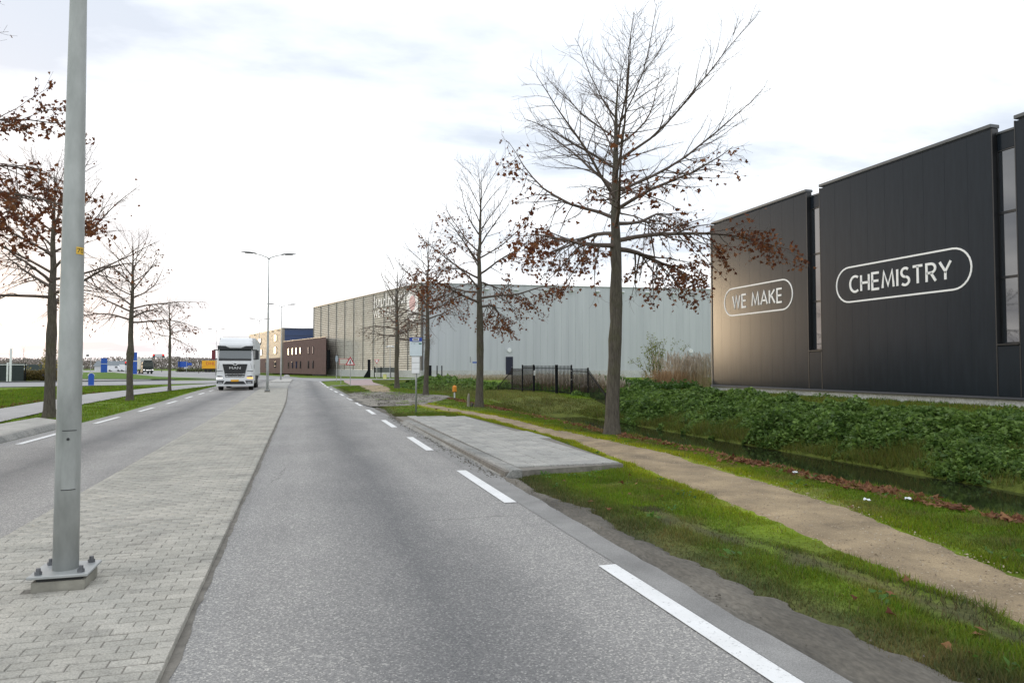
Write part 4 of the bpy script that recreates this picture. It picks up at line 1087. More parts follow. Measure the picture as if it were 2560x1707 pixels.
# ------------------------------------------------------------------ bramble bush with pale leaves beside the reeds
def bush(name, label, x, y, h, n, ncol, seed, spread=.35, lsz=.16, cat='bush'):
    g = np.random.default_rng(seed); t = thing(name, label, cat, (x, y, float(gh(np.array(x), np.array(y)))))
    B = []; P_ = []
    for i in range(26):
        az = g.uniform(0, 6.28); tl = abs(g.normal(0, spread)); d = np.array([math.cos(az) * math.sin(tl), math.sin(az) * math.sin(tl), math.cos(tl)])
        l = h * g.uniform(.6, 1.05); pts = [np.array([math.cos(az) * .15, math.sin(az) * .15, 0])]
        for k in range(6): d = d + g.normal(0, .09, 3); d /= np.linalg.norm(d); pts.append(pts[-1] + d * l / 6)
        pts = np.array(pts); B.append((pts, np.linspace(.022, .005, 7), 4))
        for k in range(10):
            q = g.uniform(1.5, 5.8); a = int(q); p = pts[a] + (pts[a + 1] - pts[a]) * (q - a); d2 = g.normal(0, .6, 3) + d; d2 /= np.linalg.norm(d2)
            e = p + d2 * g.uniform(.3, .9); B.append((np.array([p, (p + e) / 2 + g.normal(0, .03, 3), e]), np.array([.008, .006, .004]), 3))
            for _ in range(n // 260): P_.append(p + (e - p) * g.random() + g.normal(0, .09, 3))
    V, F = tubes(B); add('stems', np_mesh('stems', V, F, 4), m_twig, t)
    P_ = np.array(P_); c = np.array(ncol) * g.uniform(.65, 1.35, (len(P_), 1))
    add('leaves', leaves_mesh('leaves', P_, g.uniform(.6, 1.2, len(P_)) * lsz, c, g, .2), m_bramble, t, kind='stuff')
    return t
bush('willow_bush', 'tall loose bush with small yellow green leaves against the grey wall', *CW(13.4, 66), 4.9, 1300, (.21, .24, .06), 301, .30, .13)
bush('shrub', 'yellowish autumn shrub behind the trunk of the left bare oak', *CW(-61.5, 95), 4.2, 1000, (.30, .25, .07), 302, .45, .2)

# ------------------------------------------------------------------ bar fence over the culvert dam
P = [(*CW(5.15, 39.0), -1.3, .30), (*CW(4.73, 44.3), -.42, 1.66), (*CW(3.83, 45.8), -.12, 1.84), (*CW(2.93, 46.9), -.02, 1.85), (*CW(1.47, 48.5), .03, 1.86), (*CW(.73, 50.0), .03, 1.86), (*CW(0, 54), .0, 1.66), (*CW(-1.13, 57.5), -1.0, .25)]
fe = thing('bar_fence', 'black steel bar fence with a gate section, its ends dropping into the ditch', 'fence', (15.5, 43, 0))
MB_lock = P[4]
for i, (x, y, z0, z1) in enumerate(P):
    wd = .16 if i in (3,) else (.11 if i == 4 else .085)
    MB().box((x - 15.5, y - 43, (z0 - .15 + z1 + .05) / 2), (wd, wd, z1 + .05 - z0 + .15), bev=.008).build('post', m_black, fe)
bme = MB().box((0, 0, .5), (.031, .031, 1)).mesh('bar'); bme.materials.append(m_black)
nb = 0
for (x0, y0, a0, t0), (x1, y1, a1, t1) in zip(P, P[1:]):
    if abs(t0 - t1) < .5 and t0 != t1: t0 = t1 = min(t0, t1)
    d = math.hypot(x1 - x0, y1 - y0); an = math.atan2(y1 - y0, x1 - x0); k = int(d / .125)
    for f, r in ((.10, .05), (.90, .04)):
        zA, zB = a0 + (t0 - a0) * f, a1 + (t1 - a1) * f
        MB().box(((x0 + x1) / 2 - 15.5, (y0 + y1) / 2 - 43, (zA + zB) / 2), (math.hypot(d, zB - zA) - .09, .036, .045), an, ry=-math.atan2(zB - zA, d)).build('rail', m_black, fe)
    for j in range(1, k):
        f = j / k
        o = bpy.data.objects.new('bar', bme); COL.objects.link(o); o.parent = fe; nb += 1
        za = a0 + (a1 - a0) * f + .06; zb = t0 + (t1 - t0) * f
        o.location = (x0 + (x1 - x0) * f - 15.5, y0 + (y1 - y0) * f - 43, za); tk = .45 if abs(t0 - 1.85) > .1 and (y0 < 37 or y0 > 47.5) else 1; o.scale = (tk, tk, zb - za); o.rotation_euler = (0, 0, an)
MB().box((P[4][0] - 15.5 + .03, P[4][1] - 43 - .10, 1.35), (.10, .12, .34), bev=.02).build('lock_box', m_offw, fe)
for z in (.95, 1.5): MB().box((P[2][0] - 15.5, P[2][1] - 43 - .07, z), (.14, .06, .03)).build('hinge', m_galv, fe)

# ------------------------------------------------------------------ bus stop, marker posts
bs = thing('bus_stop_sign', 'grey pole with blue topped bus stop panel and a white timetable case', 'bus stop', (*CW(-3.5, 26.0), .02), R(-16.45) - R(6))
MB().tube([(0, 0, -.1), (0, 0, 2.75)], .034, 14).build('pole', m_galv, bs, smooth=True)
pn = MB().box((0, -.06, 2.455), (.46, .035, .66), bev=.008).build('info_panel', m_info, bs)
MB().box((0, -.082, 2.725), (.462, .012, .135)).build('blue_header', m_blue2, pn)
MB().box((0, -.092, 2.725), (.235, .008, .095)).build('bus_plate', m_letter, pn)
bus = MB().prism([(-.095, -.016), (.095, -.016), (.095, .018), (.07, .026), (-.095, .026)], -.1, -.097, 'y')
bus.v = [(x, y, z + 2.722) for x, y, z in bus.v]; bus.build('bus_symbol', m_ink, pn)
def front_text(txt, x, z, h, m, par, y=-.0795, width=None):
    me = text_mesh(txt, height=h) if not width else text_mesh(txt, width=width, height=h); o = add('lettering', me, m, par, (x, y, z), (R(90), 0, 0)); return o
front_text('Bommelsekade', -.01, 2.632, .030, m_ink, pn, width=.235)
front_text('67', -.16, 2.572, .033, m_grntxt, pn); front_text('267', -.05, 2.572, .033, m_grntxt, pn)
MB().box((.165, -.0795, 2.572), (.105, .006, .046)).build('taxi_field', m_green, pn)
front_text('haltetaxi', .165, 2.537, .012, m_ink, pn)
tc = MB().box((-.0, -.055, 1.80), (.315, .05, .655), bev=.01).build('timetable_case', m_galv, bs)
for z, h in ((1.985, .20), (1.768, .20), (1.575, .16)): MB().box((0, -.083, z), (.285, .008, h)).build('timetable', m_letter, tc)

def small_thing(name, label, cat, loc, rz=0): return thing(name, label, cat, loc, rz)
t = thing('pipeline_marker', 'short white post with an orange top standing on the grass before the dam', 'marker post', (*CW(-3.0, 37.2), 0))
MB().tube([(0, 0, -.05), (0, 0, .50)], .038, 10).build('post', m_offw, t); MB().tube([(0, 0, .43), (0, 0, .47), (0, 0, .72), (0, 0, .79)], [.05, .115, .115, .04], 12).build('orange_cap', m_orange, t)
MB().tube([(0, 0, -.02), (0, 0, .14)], .042, 10).build('dark_foot', m_dark, t)
t = thing('marker_stub', 'weathered pale stake leaning next to the second oak on the right', 'stake', (*CW(-1.87, 30.3), 0))
MB().tube([(0, 0, -.05), (.02, 0, .45), (.035, 0, .62)], [.062, .058, .03], 9).build('stake', m_wood, t); MB().box((.16, .02, .10), (.10, .12, .26), .4, bev=.02, ry=.25).build('broken_foot', m_mud, t)

# ------------------------------------------------------------------ traffic signs by the road and in front of the warehouse
def sign_post(name, label, X, Y, H, r=.035, rz=0):
    t = thing(name, label, 'road sign', (*CW(X, Y), 0), R(-16.45) + rz)
    MB().tube([(0, .03, -.1), (0, .03, H)], r, 8).build('pole', m_galv, t); return t
def tri(t, z, s, up, y=0):
    h = s * .866; k = 1 if up else -1
    def T(f): return [(-s / 2 * f, -k * h / 3 * f), (s / 2 * f, -k * h / 3 * f), (0, k * 2 * h / 3 * f)]
    a = MB().prism([(p[0], z + p[1]) for p in T(1)], y - .02, y, 'y').build('sign_plate', m_red, t)
    MB().prism([(p[0], z + p[1]) for p in T(.66)], y - .028, y - .02, 'y').build('sign_face', m_letter, a); return a
t = sign_post('warning_sign', 'red edged triangular warning sign with a black crossing symbol beside the road bend', -15.0, 66, 2.55)
a = tri(t, 2.20, .92, True)
MB().box((0, -.035, 2.24), (.075, .01, .34)).box((0, -.035, 2.17), (.19, .01, .06)).build('symbol', m_ink, a)
t = sign_post('rectangular_sign', 'rectangular white sign with a red border partly behind the warning triangle', -17.6, 73.2, 2.65)
a = MB().box((.30, -.01, 2.33), (.95, .03, .62)).build('sign_plate', m_red, t); MB().box((.30, -.03, 2.33), (.86, .01, .53)).build('sign_face', M('pale_sign', (.55, .52, .45), .05, 4, .5), a)
t = sign_post('turned_sign', 'grey back of a slim sign seen edge on, leftmost of the three by the bend', -21.2, 86, 3.0)
MB().prism([(.16 * math.cos(k * math.pi / 8), 2.75 + .42 * math.sin(k * math.pi / 8)) for k in range(16)], -.02, 0, 'y').build('sign_plate', M('sign_back', (.32, .38, .43), .06, 4, .5), t)
t = sign_post('yield_sign', 'inverted white and red yield triangle in front of the slatted facade', -20.9, 110, 2.7, .05); tri(t, 2.72, .80, False)
t = sign_post('street_name_sign', 'thin post with a blue street name plate before the grey wall', -4.3, 76, 2.75, .022)
MB().box((.42, -.02, 2.25), (.68, .03, .15)).build('name_plate', m_blue, t); MB().box((-.16, -.0, 2.55), (.05, .03, .62)).build('side_plate', m_dark, t)
t = thing('twin_path_lamp', 'low twin headed path lamp between the slatted wall and a bare oak', 'lamp', (*CW(-18.0, 105), 0))
MB().tube([(0, 0, -.1), (0, 0, 4.75)], .05, 8).build('pole', m_galv, t)
for s_ in (-1, 1): MB().box((s_ * .32, 0, 4.8), (.56, .28, .16), bev=.04, ry=s_ * .3).build('lamp_head', m_white, t)
t = thing('yellow_cabinet', 'small pale yellow cabinet on the grass before the warehouse plinth', 'cabinet', (*CW(-18.4, 103), 0), R(-16))
MB().box((0, 0, .34), (.46, .35, .72), bev=.02).build('body', M('pale_yellow', (.60, .60, .20), .08, 4, .5), t); MB().box((0, 0, .72), (.5, .4, .05), bev=.01).build('lid', M('pale_yellow_lid', (.52, .53, .2), .08, 4, .5), t)
t = thing('sliding_gate', 'open black gate pillars with a mesh screen beside the slatted wall', 'gate', (*CW(-22.9, 114), .1), R(-16.45) + R(4))
MB().box((0, 0, 1.45), (.42, .42, 2.9), bev=.02).build('gate_pillar', m_black, t); MB().prism([(-.2, .0), (-.9, 0), (-.2, 1.2)], -.08, .08, 'y').build('brace', m_black, t)
for k, x in enumerate((.85, 1.9, 3.4, 4.6)): MB().box((x, 0, .85), (.13, .13, 1.75)).build('post', m_black, t)
MB().box((2.7, .06, 1.22), (3.7, .03, .82)).build('mesh_screen', M('grey_mesh', (.13, .135, .13), .1, 6, .7), t)
t = thing('yard_gate', 'dark gate cabinet and two black posts beside the third oak', 'gate', (*CW(-12.2, 104), .1), R(-16.45))
MB().box((0, 0, .95), (.86, .4, 1.95), bev=.02).build('gate_box', m_black, t); MB().box((-.05, -.22, .75), (.2, .05, .35)).build('notice', m_offw, t)
for x in (1.25, 1.95): MB().box((x, 0, .9), (.15, .15, 1.95)).build('post', m_black, t)
t = thing('concrete_hump', 'pale rounded concrete block on the grass edge behind the kerbed island', 'block', (*CW(-40.5, 128), .05), R(-16.45))
hm = MB(); n = 12
for k in range(5):
    a = k * math.pi / 2 / 4
    hm.v += [(.62 * math.cos(a) * math.cos(j * math.pi / 6), .4 * math.cos(a) * math.sin(j * math.pi / 6), .38 * math.sin(a)) for j in range(n)]
for k in range(4):
    for j in range(n): hm.f.append((k * n + j, k * n + (j + 1) % n, k * n + n + (j + 1) % n, k * n + n + j))
hm.build('block', m_conc, t, smooth=True)

# ------------------------------------------------------------------ trucks
def wheel(par, x, y, r=.50, wd=.32):
    w_ = MB().tube([(x - wd / 2, y, r), (x - wd / 2 + .03, y, r), (x + wd / 2 - .03, y, r), (x + wd / 2, y, r)], [r * .93, r, r, r * .93], 20).build('wheel', m_rubber, par)
    MB().tube([(x - wd / 2 - .012, y, r), (x + wd / 2 + .012, y, r)], r * .55, 14).build('rim', m_galv, w_)
def loft(sl, ch=.10):
    """sl: (z, halfwidth, y_front, y_back) slices"""
    mb = MB()
    for z, hw, y0, y1 in sl:
        c = ch; mb.v += [(-hw + c, y0, z), (hw - c, y0, z), (hw, y0 + c * 1.4, z), (hw, y1, z), (-hw, y1, z), (-hw, y0 + c * 1.4, z)]
    n = 6
    for k in range(len(sl) - 1):
        for j in range(n): mb.f.append((k * n + j, k * n + (j + 1) % n, k * n + n + (j + 1) % n, k * n + n + j))
    mb.f.append(tuple(range(n))); e = (len(sl) - 1) * n; mb.f.append(tuple(range(e, e + n))); return mb
tr = thing('white_truck', 'white box truck with black grille driving towards us in the left lane', 'truck', (-4.72, 56.0, .03), R(.8))
HW = 1.28
MB().box((0, 6.9, 2.52), (2.56, 9.6, 2.86), bev=.04).build('cargo_box', m_offw, tr)
for x in (-1.285, 1.285):
    MB().box((x, 6.9, 1.10), (.03, 9.5, .10)).build('side_rail', m_galv, tr)
    for k in range(1, 6): MB().box((x, 2.2 + k * 1.58, 2.5), (.012, .03, 2.7)).build('panel_joint', m_galv, tr)
MB().box((0, 6.5, .78), (1.0, 9.8, .32)).build('chassis', m_dark, tr)
for x in (-1.12, 1.12):
    MB().box((x, 5.4, .72), (.10, 4.2, .55), bev=.03).build('side_guard', m_dark, tr)
cab = loft([(.98, HW - .02, .02, 2.25), (1.9, HW - .01, 0, 2.25), (2.15, HW - .02, .02, 2.25), (3.08, HW - .07, .34, 2.2), (3.28, HW - .09, .40, 2.2)], .12).build('cab', m_white, tr)
fair = loft([(3.27, HW - .10, .36, 2.1), (3.45, HW - .10, .44, 2.1), (3.75, HW - .15, .72, 2.0), (3.92, HW - .22, 1.10, 1.95)], .16).build('roof_fairing', m_white, tr)
MB().tube([(-1.0, 1.2, 3.98), (1.0, 1.2, 3.98)], .022, 6).build('roof_bar', m_galv, tr)
MB().box((1.17, .95, 3.55), (.02, .3, .22)).build('badge', m_galv, fair)
def front(z): return float(np.interp(z, [.98, 1.9, 2.15, 3.08, 3.28], [.02, 0, .02, .34, .40]))
def plate(poly, o=.012, name='panel', m=m_dark, par=None, th=.02):
    """polygon (x, z) laid on the sloping cab front"""
    mb = MB(); n = len(poly)
    mb.v = [(x, front(z) - o, z) for x, z in poly] + [(x, front(z) - o + th, z) for x, z in poly]
    mb.f.append(tuple(range(n))); mb.f.append(tuple(range(2 * n - 1, n - 1, -1)))
    for j in range(n): mb.f.append((j, n + j, n + (j + 1) % n, (j + 1) % n))
    return mb.build(name, m, par or cab)
ws = plate([(-1.13, 2.20), (1.13, 2.20), (1.10, 3.05), (-1.10, 3.05)], .014, 'windscreen', m_screen)
plate([(-1.12, 2.19), (1.12, 2.19), (1.12, 2.34), (.3, 2.36), (-.3, 2.35), (-1.12, 2.38)], .020, 'windscreen_base', m_dark)
vis = MB().prism([(-1.22, 3.02), (1.22, 3.02), (1.24, 3.30), (.72, 3.28), (.42, 3.17), (-.42, 3.17), (-.72, 3.28), (-1.24, 3.30)], .16, .34, 'y').build('sun_visor', m_dark, tr)
MB().prism([(-.78, 3.33), (-.70, 3.27), (-.40, 3.14), (.40, 3.14), (.70, 3.27), (.78, 3.33), (.66, 3.33), (.38, 3.20), (-.38, 3.20), (-.66, 3.33)], .14, .16, 'y').build('visor_stripe', m_white, vis)
gr = plate([(-.86, 1.94), (-.70, 1.22), (-.64, .92), (.64, .92), (.70, 1.22), (.86, 1.94)], .03, 'grille', m_dark, th=.04)
for i, z in enumerate((1.21, 1.07, .95)):
    MB().box((0, -.035, z), (1.36 - .07 * i, .02, .022), bev=.004).build('chrome_slat', m_chrome, gr)
    for s_ in (-1, 1): MB().prism([(s_ * (.69 - .03 * i), z + .03), (s_ * (.52 - .03 * i), z + .012), (s_ * (.52 - .03 * i), z - .018), (s_ * (.66 - .03 * i), z - .012)], -.055, -.035, 'y').build('slat_end', m_white, gr)
add('lettering', text_mesh('MAN', width=.78, height=.17), m_chrome, gr, (0, -.036, 1.655), (R(90), 0, 0))
bd = MB().prism([(.16 * math.cos(k * math.pi / 8), 1.93 + .085 * math.sin(k * math.pi / 8)) for k in range(16)], -.05, -.03, 'y').build('emblem_ring', m_chrome, gr)
MB().prism([(.11 * math.cos(k * math.pi / 8), 1.935 + .05 * math.sin(k * math.pi / 8)) for k in range(16)], -.055, -.05, 'y').build('emblem', m_dark, bd)
for s_ in (-1, 1):
    MB().prism([(s_ * 1.27, 1.44), (s_ * .84, 1.46), (s_ * .84, 1.43), (s_ * 1.27, 1.40)], -.02, .01, 'y').build('body_seam', m_dark, cab)
    MB().prism([(s_ * 1.06, 2.0), (s_ * 1.10, 2.0), (s_ * 1.17, 1.6), (s_ * 1.14, 1.6)], -.004, .03, 'y').build('air_deflector_gap', m_galv, cab)
bp = loft([(.30, 1.22, .02, .7), (.34, 1.27, -.04, .8), (.80, 1.28, -.05, 1.0), (.99, 1.27, -.01, 1.1)], .14).build('bumper', m_white, tr)
MB().prism([(-.78, .46), (.78, .46), (.60, .68), (-.60, .68)], -.075, -.04, 'y').build('lower_grille', m_dark, bp)
npl = MB().box((0, -.085, .725), (.54, .02, .135), bev=.004).build('number_plate', m_yellow, bp)
for s_ in (-1, 1):
    MB().prism([(s_ * 1.24, .50), (s_ * .82, .50), (s_ * .72, .74), (s_ * 1.24, .72)], -.068, -.04, 'y').build('fog_lamp_recess', m_hdry, bp)
    MB().prism([(s_ * 1.14, .55), (s_ * .88, .55), (s_ * .86, .60), (s_ * 1.14, .60)], -.078, -.066, 'y').build('fog_lamp', m_lampglass, bp)
    hl = MB().prism([(s_ * 1.27, .84), (s_ * .82, .88), (s_ * .80, 1.06), (s_ * 1.26, 1.12)], -.07, .0, 'y').build('headlight', m_lampglass, bp)
    MB().prism([(s_ * 1.20, .98), (s_ * .86, .98), (s_ * .84, 1.05), (s_ * 1.18, 1.09)], -.078, -.07, 'y').build('lamp_insert', m_hdry, hl)
    MB().prism([(s_ * 1.25, .86), (s_ * .84, .89), (s_ * .84, .955), (s_ * 1.25, .955)], -.080, -.07, 'y').build('lit_lamp', m_indic if s_ > 0 else m_drl, hl)
    mm = MB().box((s_ * 1.50, .28, 2.62), (.26, .16, .68), bev=.05).build('mirror', m_redd if s_ < 0 else m_dark, tr)
    MB().box((s_ * 1.33, .32, 2.98), (.36, .08, .07), bev=.02).box((s_ * 1.33, .32, 2.30), (.36, .08, .07), bev=.02).build('mirror_arm', m_dark, mm)
    MB().box((s_ * (HW - .025), 1.05, 2.62), (.03, 1.05, .70), bev=.02).build('side_window', m_screen, cab)
    MB().box((s_ * HW, 1.15, 1.0), (.06, 1.7, .62), bev=.03).build('step_panel', m_offw, tr)
    wheel(tr, s_ * 1.06, 1.42); wheel(tr, s_ * 1.06, 7.9); wheel(tr, s_ * 1.06, 9.25)
MB().box((1.285, .65, 1.75), (.02, .05, .3)).build('door_handle', m_dark, cab)
MB().box((1.285, 1.68, 2.6), (.015, .02, 2.2)).build('door_joint', m_galv, cab)

tr = thing('dark_truck', 'dark green truck with a cream trailer waiting at the far junction', 'truck', (*CW(-92.0, 180), .06), R(23))
MB().box((0, 8.2, 2.55), (2.55, 11.5, 2.75), bev=.04).build('trailer', M('cream_tarp', (.62, .61, .55), .04, 1, .6), tr)
m_dkg = M('dark_green_paint', (.020, .030, .028), .1, 3, .4)
cb = loft([(.5, 1.22, .0, 2.2), (1.9, 1.25, 0, 2.2), (3.0, 1.18, .22, 2.2), (3.15, 1.1, .4, 2.1)], .12).build('cab', m_dkg, tr)
MB().prism([(-1.08, 1.95), (1.08, 1.95), (1.02, 2.85), (-1.02, 2.85)], .0, .12, 'y').build('windscreen', m_screen, cb)
MB().box((0, .55, 3.3), (1.9, .5, .28), bev=.05).build('light_bar', m_dkg, tr)
for k in range(4): MB().box((-.42 + .28 * k, -.04, .95), (.16, .06, .16)).build('spot_lamp', m_drl, cb)
for s_ in (-1, 1):
    MB().box((s_ * .98, -.03, 1.02), (.34, .06, .18)).build('headlight', m_drl, cb); MB().box((s_ * 1.42, .1, 2.35), (.2, .14, .6)).build('mirror', m_dark, tr)
    for y in (1.4, 5.0, 11.2, 12.5): wheel(tr, s_ * 1.05, y)
MB().box((0, 7, .75), (1.1, 12.5, .3)).build('chassis', m_dark, tr)

tr = thing('yellow_trailer', 'yellow parcel trailer with red letters seen past the white truck cab', 'trailer', (*CW(-99.6, 245), .05), R(-16.45) + R(10))
MB().box((0, 0, 2.6), (13, 2.5, 2.7), bev=.03).build('body', m_yellow, tr); MB().box((0, 0, 1.1), (12.6, 1.4, .3)).build('chassis', m_dark, tr)
add('lettering', text_mesh('DHL', width=3.0, height=1.0), m_red, tr, (-3.6, -1.262, 3.0), (R(90), 0, 0))
for x in (-5.2, -4, 4, 5.2): MB().tube([(x, -1.1, .5), (x, -.8, .5)], .5, 14).build('wheel', m_rubber, tr)

# ------------------------------------------------------------------ left side: bollard, sign boards, hedge, screens, signals
t = thing('blue_bollard', 'short blue round topped post with a pale cap on the grass beside the side road', 'bollard', (*CW(-39.6, 67.0), -.02), R(15))
def roundtop(w_, h): return [(-w_ / 2, 0), (w_ / 2, 0)] + [(w_ / 2 * math.cos(k * math.pi / 10), h - w_ / 2 + w_ / 2 * math.sin(k * math.pi / 10)) for k in range(11)]
MB().prism(roundtop(.48, 1.2), -.12, .12, 'y').build('body', m_blue, t)
arc_ = lambda r: [(r * math.cos(k * math.pi / 10), .96 + r * math.sin(k * math.pi / 10)) for k in range(11)]
MB().prism(arc_(.285) + arc_(.235)[::-1], -.14, .14, 'y').build('cap', m_offw, t)
def pylon(label, X, Y, w_, h, rz):
    t = thing('sign_pylon', label, 'sign board', (*CW(X, Y), 0), rz, 'blue sign boards along the far road')
    MB().box((0, 0, h * .29), (w_, .3, h * .58), bev=.02).build('lower_board', m_blue, t); MB().box((0, .02, h * .81), (w_ * .97, .3, h * .38), bev=.02).build('upper_board', m_blue, t)
    MB().box((0, 0, h * .60), (w_ * 1.02, .31, .10)).build('white_band', m_offw, t)
pylon('tall blue sign board half hidden behind an oak trunk', -95.4, 179, 1.95, 5.5, R(8))
pylon('blue sign board standing free in the grass left of the dark truck', -133, 232, 1.85, 4.75, R(8))
# grass bank around the boards
bk = poly_sheet('grass_bank', m_ground, [CW(-60, 101), CW(-47, 99), CW(-42, 103), CW(-62, 125), CW(-92, 172), CW(-130, 232), CW(-150, 236), CW(-190, 220), CW(-110, 120)], .10)
at = bk.data.color_attributes.new('col', 'FLOAT_COLOR', 'POINT'); at.data.foreach_set('color', [x for _ in bk.data.vertices for x in (.085, .165, .02, 1)])
g = np.random.default_rng(77)
def hedge(name, label, x0, y0, x1, y1, h, wd, col, seed, n=5000, sz=.2):
    g = np.random.default_rng(seed); f = g.random(n); q = g.normal(0, 1, (n, 2)); q /= np.linalg.norm(q, axis=1, keepdims=True); q *= g.random((n, 1)) ** .35
    L_ = math.hypot(x1 - x0, y1 - y0); nx, ny = -(y1 - y0) / L_, (x1 - x0) / L_
    v = x0 + (x1 - x0) * f + nx * q[:, 0] * wd / 2; u = y0 + (y1 - y0) * f + ny * q[:, 0] * wd / 2; z = h / 2 * (1 + q[:, 1] * (.8 + .3 * vnoise(f * 14, f * 0, seed)))
    c = np.array(col) * g.uniform(.6, 1.4, (n, 1)); o = leafmass(name, v, u, z, g.uniform(.6, 1.3, n) * sz, c, seed); del o['kind']
    return tag(o, label, 'hedge')
a = CW(-62.5, 90); b = CW(-57.6, 90.5); hedge('hedge', 'low brown and green hedge on the grass beyond the side road', a[0], a[1], b[0], b[1], 1.4, 1.7, (.17, .13, .045), 311)
a = CW(-120, 255); b = CW(-84, 240); hedge('trailer_hedge', 'low dark hedge running in front of the yellow parcel trailer', a[0], a[1], b[0], b[1], 1.1, 1.4, (.06, .06, .025), 312, 4000, .35)
t = thing('screen_fence', 'dark mesh screen fence with a pale top rail behind white gate posts', 'fence', (*CW(-64.5, 88.5), 0), R(-16.45) + R(4))
for k in range(3): MB().box((-5.6 + k * 3.7, .05, 1.1), (3.6, .06, 2.2)).build('mesh_panel', m_navy, t)
MB().box((-1.6, -.02, 2.06), (11.2, .08, .10)).build('top_rail', m_offw, t)
for x in (-7.4, -3.75, -.05, 3.8): MB().box((x, 0, 1.15), (.1, .14, 2.3)).build('post', m_black, t)
t = thing('gate_mast', 'tall white double gate mast in front of the dark screen fence', 'gate post', (*CW(-61.0, 86.3), 0))
MB().box((-.16, 0, 1.15), (.15, .15, 2.3)).box((.16, 0, 2.0), (.2, .16, 4.0)).build('mast', m_white, t); MB().box((0, 0, 2.25), (.5, .1, .1)).build('cross_bar', m_white, t)
t = thing('white_posts', 'pair of shorter white posts behind the hedge', 'gate post', (*CW(-76.5, 111), 0)); 
for x in (-.25, .28): MB().box((x, 0, 1.0), (.2, .2, 2.5)).build('post', m_white, t)
t = thing('far_screen', 'grey mesh screen far behind the hedge', 'fence', (*CW(-88, 132), 0), R(-16.45))
for k in range(3): MB().box((-3.4 + k * 3.4, 0, 1.1), (3.3, .08, 2.3)).build('mesh_panel', M('faded_screen', (.06, .075, .08), .1, 3, .8), t)
t = thing('barrier_rail', 'long white rail on posts left of the blue sign board', 'barrier', (*CW(-104, 165), 0), R(-16.45))
MB().box((0, 0, 2.0), (9.5, .14, .22)).build('rail', m_white, t)
for x in (-4.6, 0, 4.4): MB().box((x, 0, 1.0), (.2, .2, 2.0)).build('post', m_white, t)
t = thing('parked_car', 'blue car of which the roof shows above the low hedge', 'car', (*CW(-66.5, 104), 0), R(70))
MB().prism([(-2.1, .35), (2.1, .35), (2.15, .8), (1.3, .92), (.7, 1.42), (-1.0, 1.45), (-1.9, .95), (-2.15, .8)], -.86, .86, 'y').build('body', m_blue, t)
MB().prism([(1.12, .95), (.66, 1.36), (-.95, 1.38), (-1.7, .97)], -.875, .875, 'y').build('window', m_glass, t)
for x in (-1.3, 1.3):
    for y in (-.8, .8): MB().tube([(x, y - .1, .33), (x, y + .1, .33)], .33, 14).build('wheel', m_rubber, t)
# signals and signs at the junction, near 280 m
t = thing('signal_gantry', 'traffic signal mast with two red lights hung over the far junction', 'traffic light', (*CW(-131, 280), 0), R(-16.45))
MB().tube([(0, 0, 0), (0, 0, 6.0)], .16, 8).build('mast', m_dark, t); MB().tube([(0, 0, 5.95), (-10.5, 0, 6.05)], .11, 8).build('arm', m_dark, t)
MB().box((-8.0, -.1, 6.3), (3.0, .06, 1.0)).build('lane_board', m_offw, t); MB().box((-8.0, -.05, 6.3), (3.3, .05, 1.25)).build('board_edge', m_dark, t)
for x in (-10.0, -6.2):
    h = MB().box((x, -.15, 6.2), (.75, .3, 1.5), bev=.05).build('signal_head', m_dark, t); MB().tube([(x, -.30, 6.6), (x, -.36, 6.6)], .30, 12).build('red_lamp', m_redlight, h)
t = thing('side_signal', 'single red traffic light beside the half hidden blue board', 'traffic light', (*CW(-108.5, 200), 0), R(-16.45))
MB().tube([(0, 0, 0), (0, 0, 3.3)], .07, 8).build('pole', m_dark, t); h = MB().box((0, -.1, 2.85), (.36, .25, 1.0)).build('signal_head', m_dark, t); MB().tube([(0, -.22, 3.1), (0, -.26, 3.1)], .17, 12).build('red_lamp', m_redlight, h)
t = thing('camera_mast', 'slim mast with a grey box head above the far rail', 'mast', (*CW(-148, 250), 0), R(-16.45))
MB().tube([(0, 0, 0), (0, 0, 6.1)], .08, 8).build('pole', m_galv, t); MB().box((-1.2, 0, 5.9), (.8, .4, .8)).build('box_head', m_head, t); MB().box((-.6, 0, 6.0), (1.2, .08, .08)).build('arm', m_galv, t)
t = thing('direction_sign', 'large blue direction board on dark posts near the far junction', 'road sign', (*CW(-130.0, 281), 0), R(-16.45) + R(8))
MB().box((0, -.1, 2.9), (3.6, .1, 2.2), bev=.02).build('board', m_blue, t)
for x in (-1.0, 1.0): MB().tube([(x, 0, 0), (x, 0, 3.6)], .08, 8).build('post', m_dark, t)
t = thing('arrow_sign', 'smaller blue board right of the large direction board', 'road sign', (*CW(-127.5, 281), 0), R(-16.45))
MB().box((.2, -.1, 3.0), (1.7, .1, 1.0)).build('board', m_blue, t); MB().tube([(0, 0, 0), (0, 0, 3.4)], .07, 8).build('post', m_galv, t)
for z, x in ((1.6, -.9), (1.5, -1.6)): MB().prism([(x + .35 * math.cos(k * math.pi / 6), z + .35 * math.sin(k * math.pi / 6)) for k in range(12)], -.14, -.1, 'y').build('round_plate', m_offw, t)
t = thing('slim_lamp', 'slender single arm lamp post between the oak and the white truck', 'street lamp', (*CW(-91.5, 200), 0), R(-16.45))
MB().tube([(0, 0, 0), (0, 0, 6.6)], .06, 8).build('pole', m_galv, t); MB().tube([(0, 0, 6.5), (1.1, 0, 6.9)], .04, 6).build('arm', m_galv, t); MB().box((1.4, 0, 6.9), (.9, .25, .12), bev=.03).build('lamp_head', m_head, t)
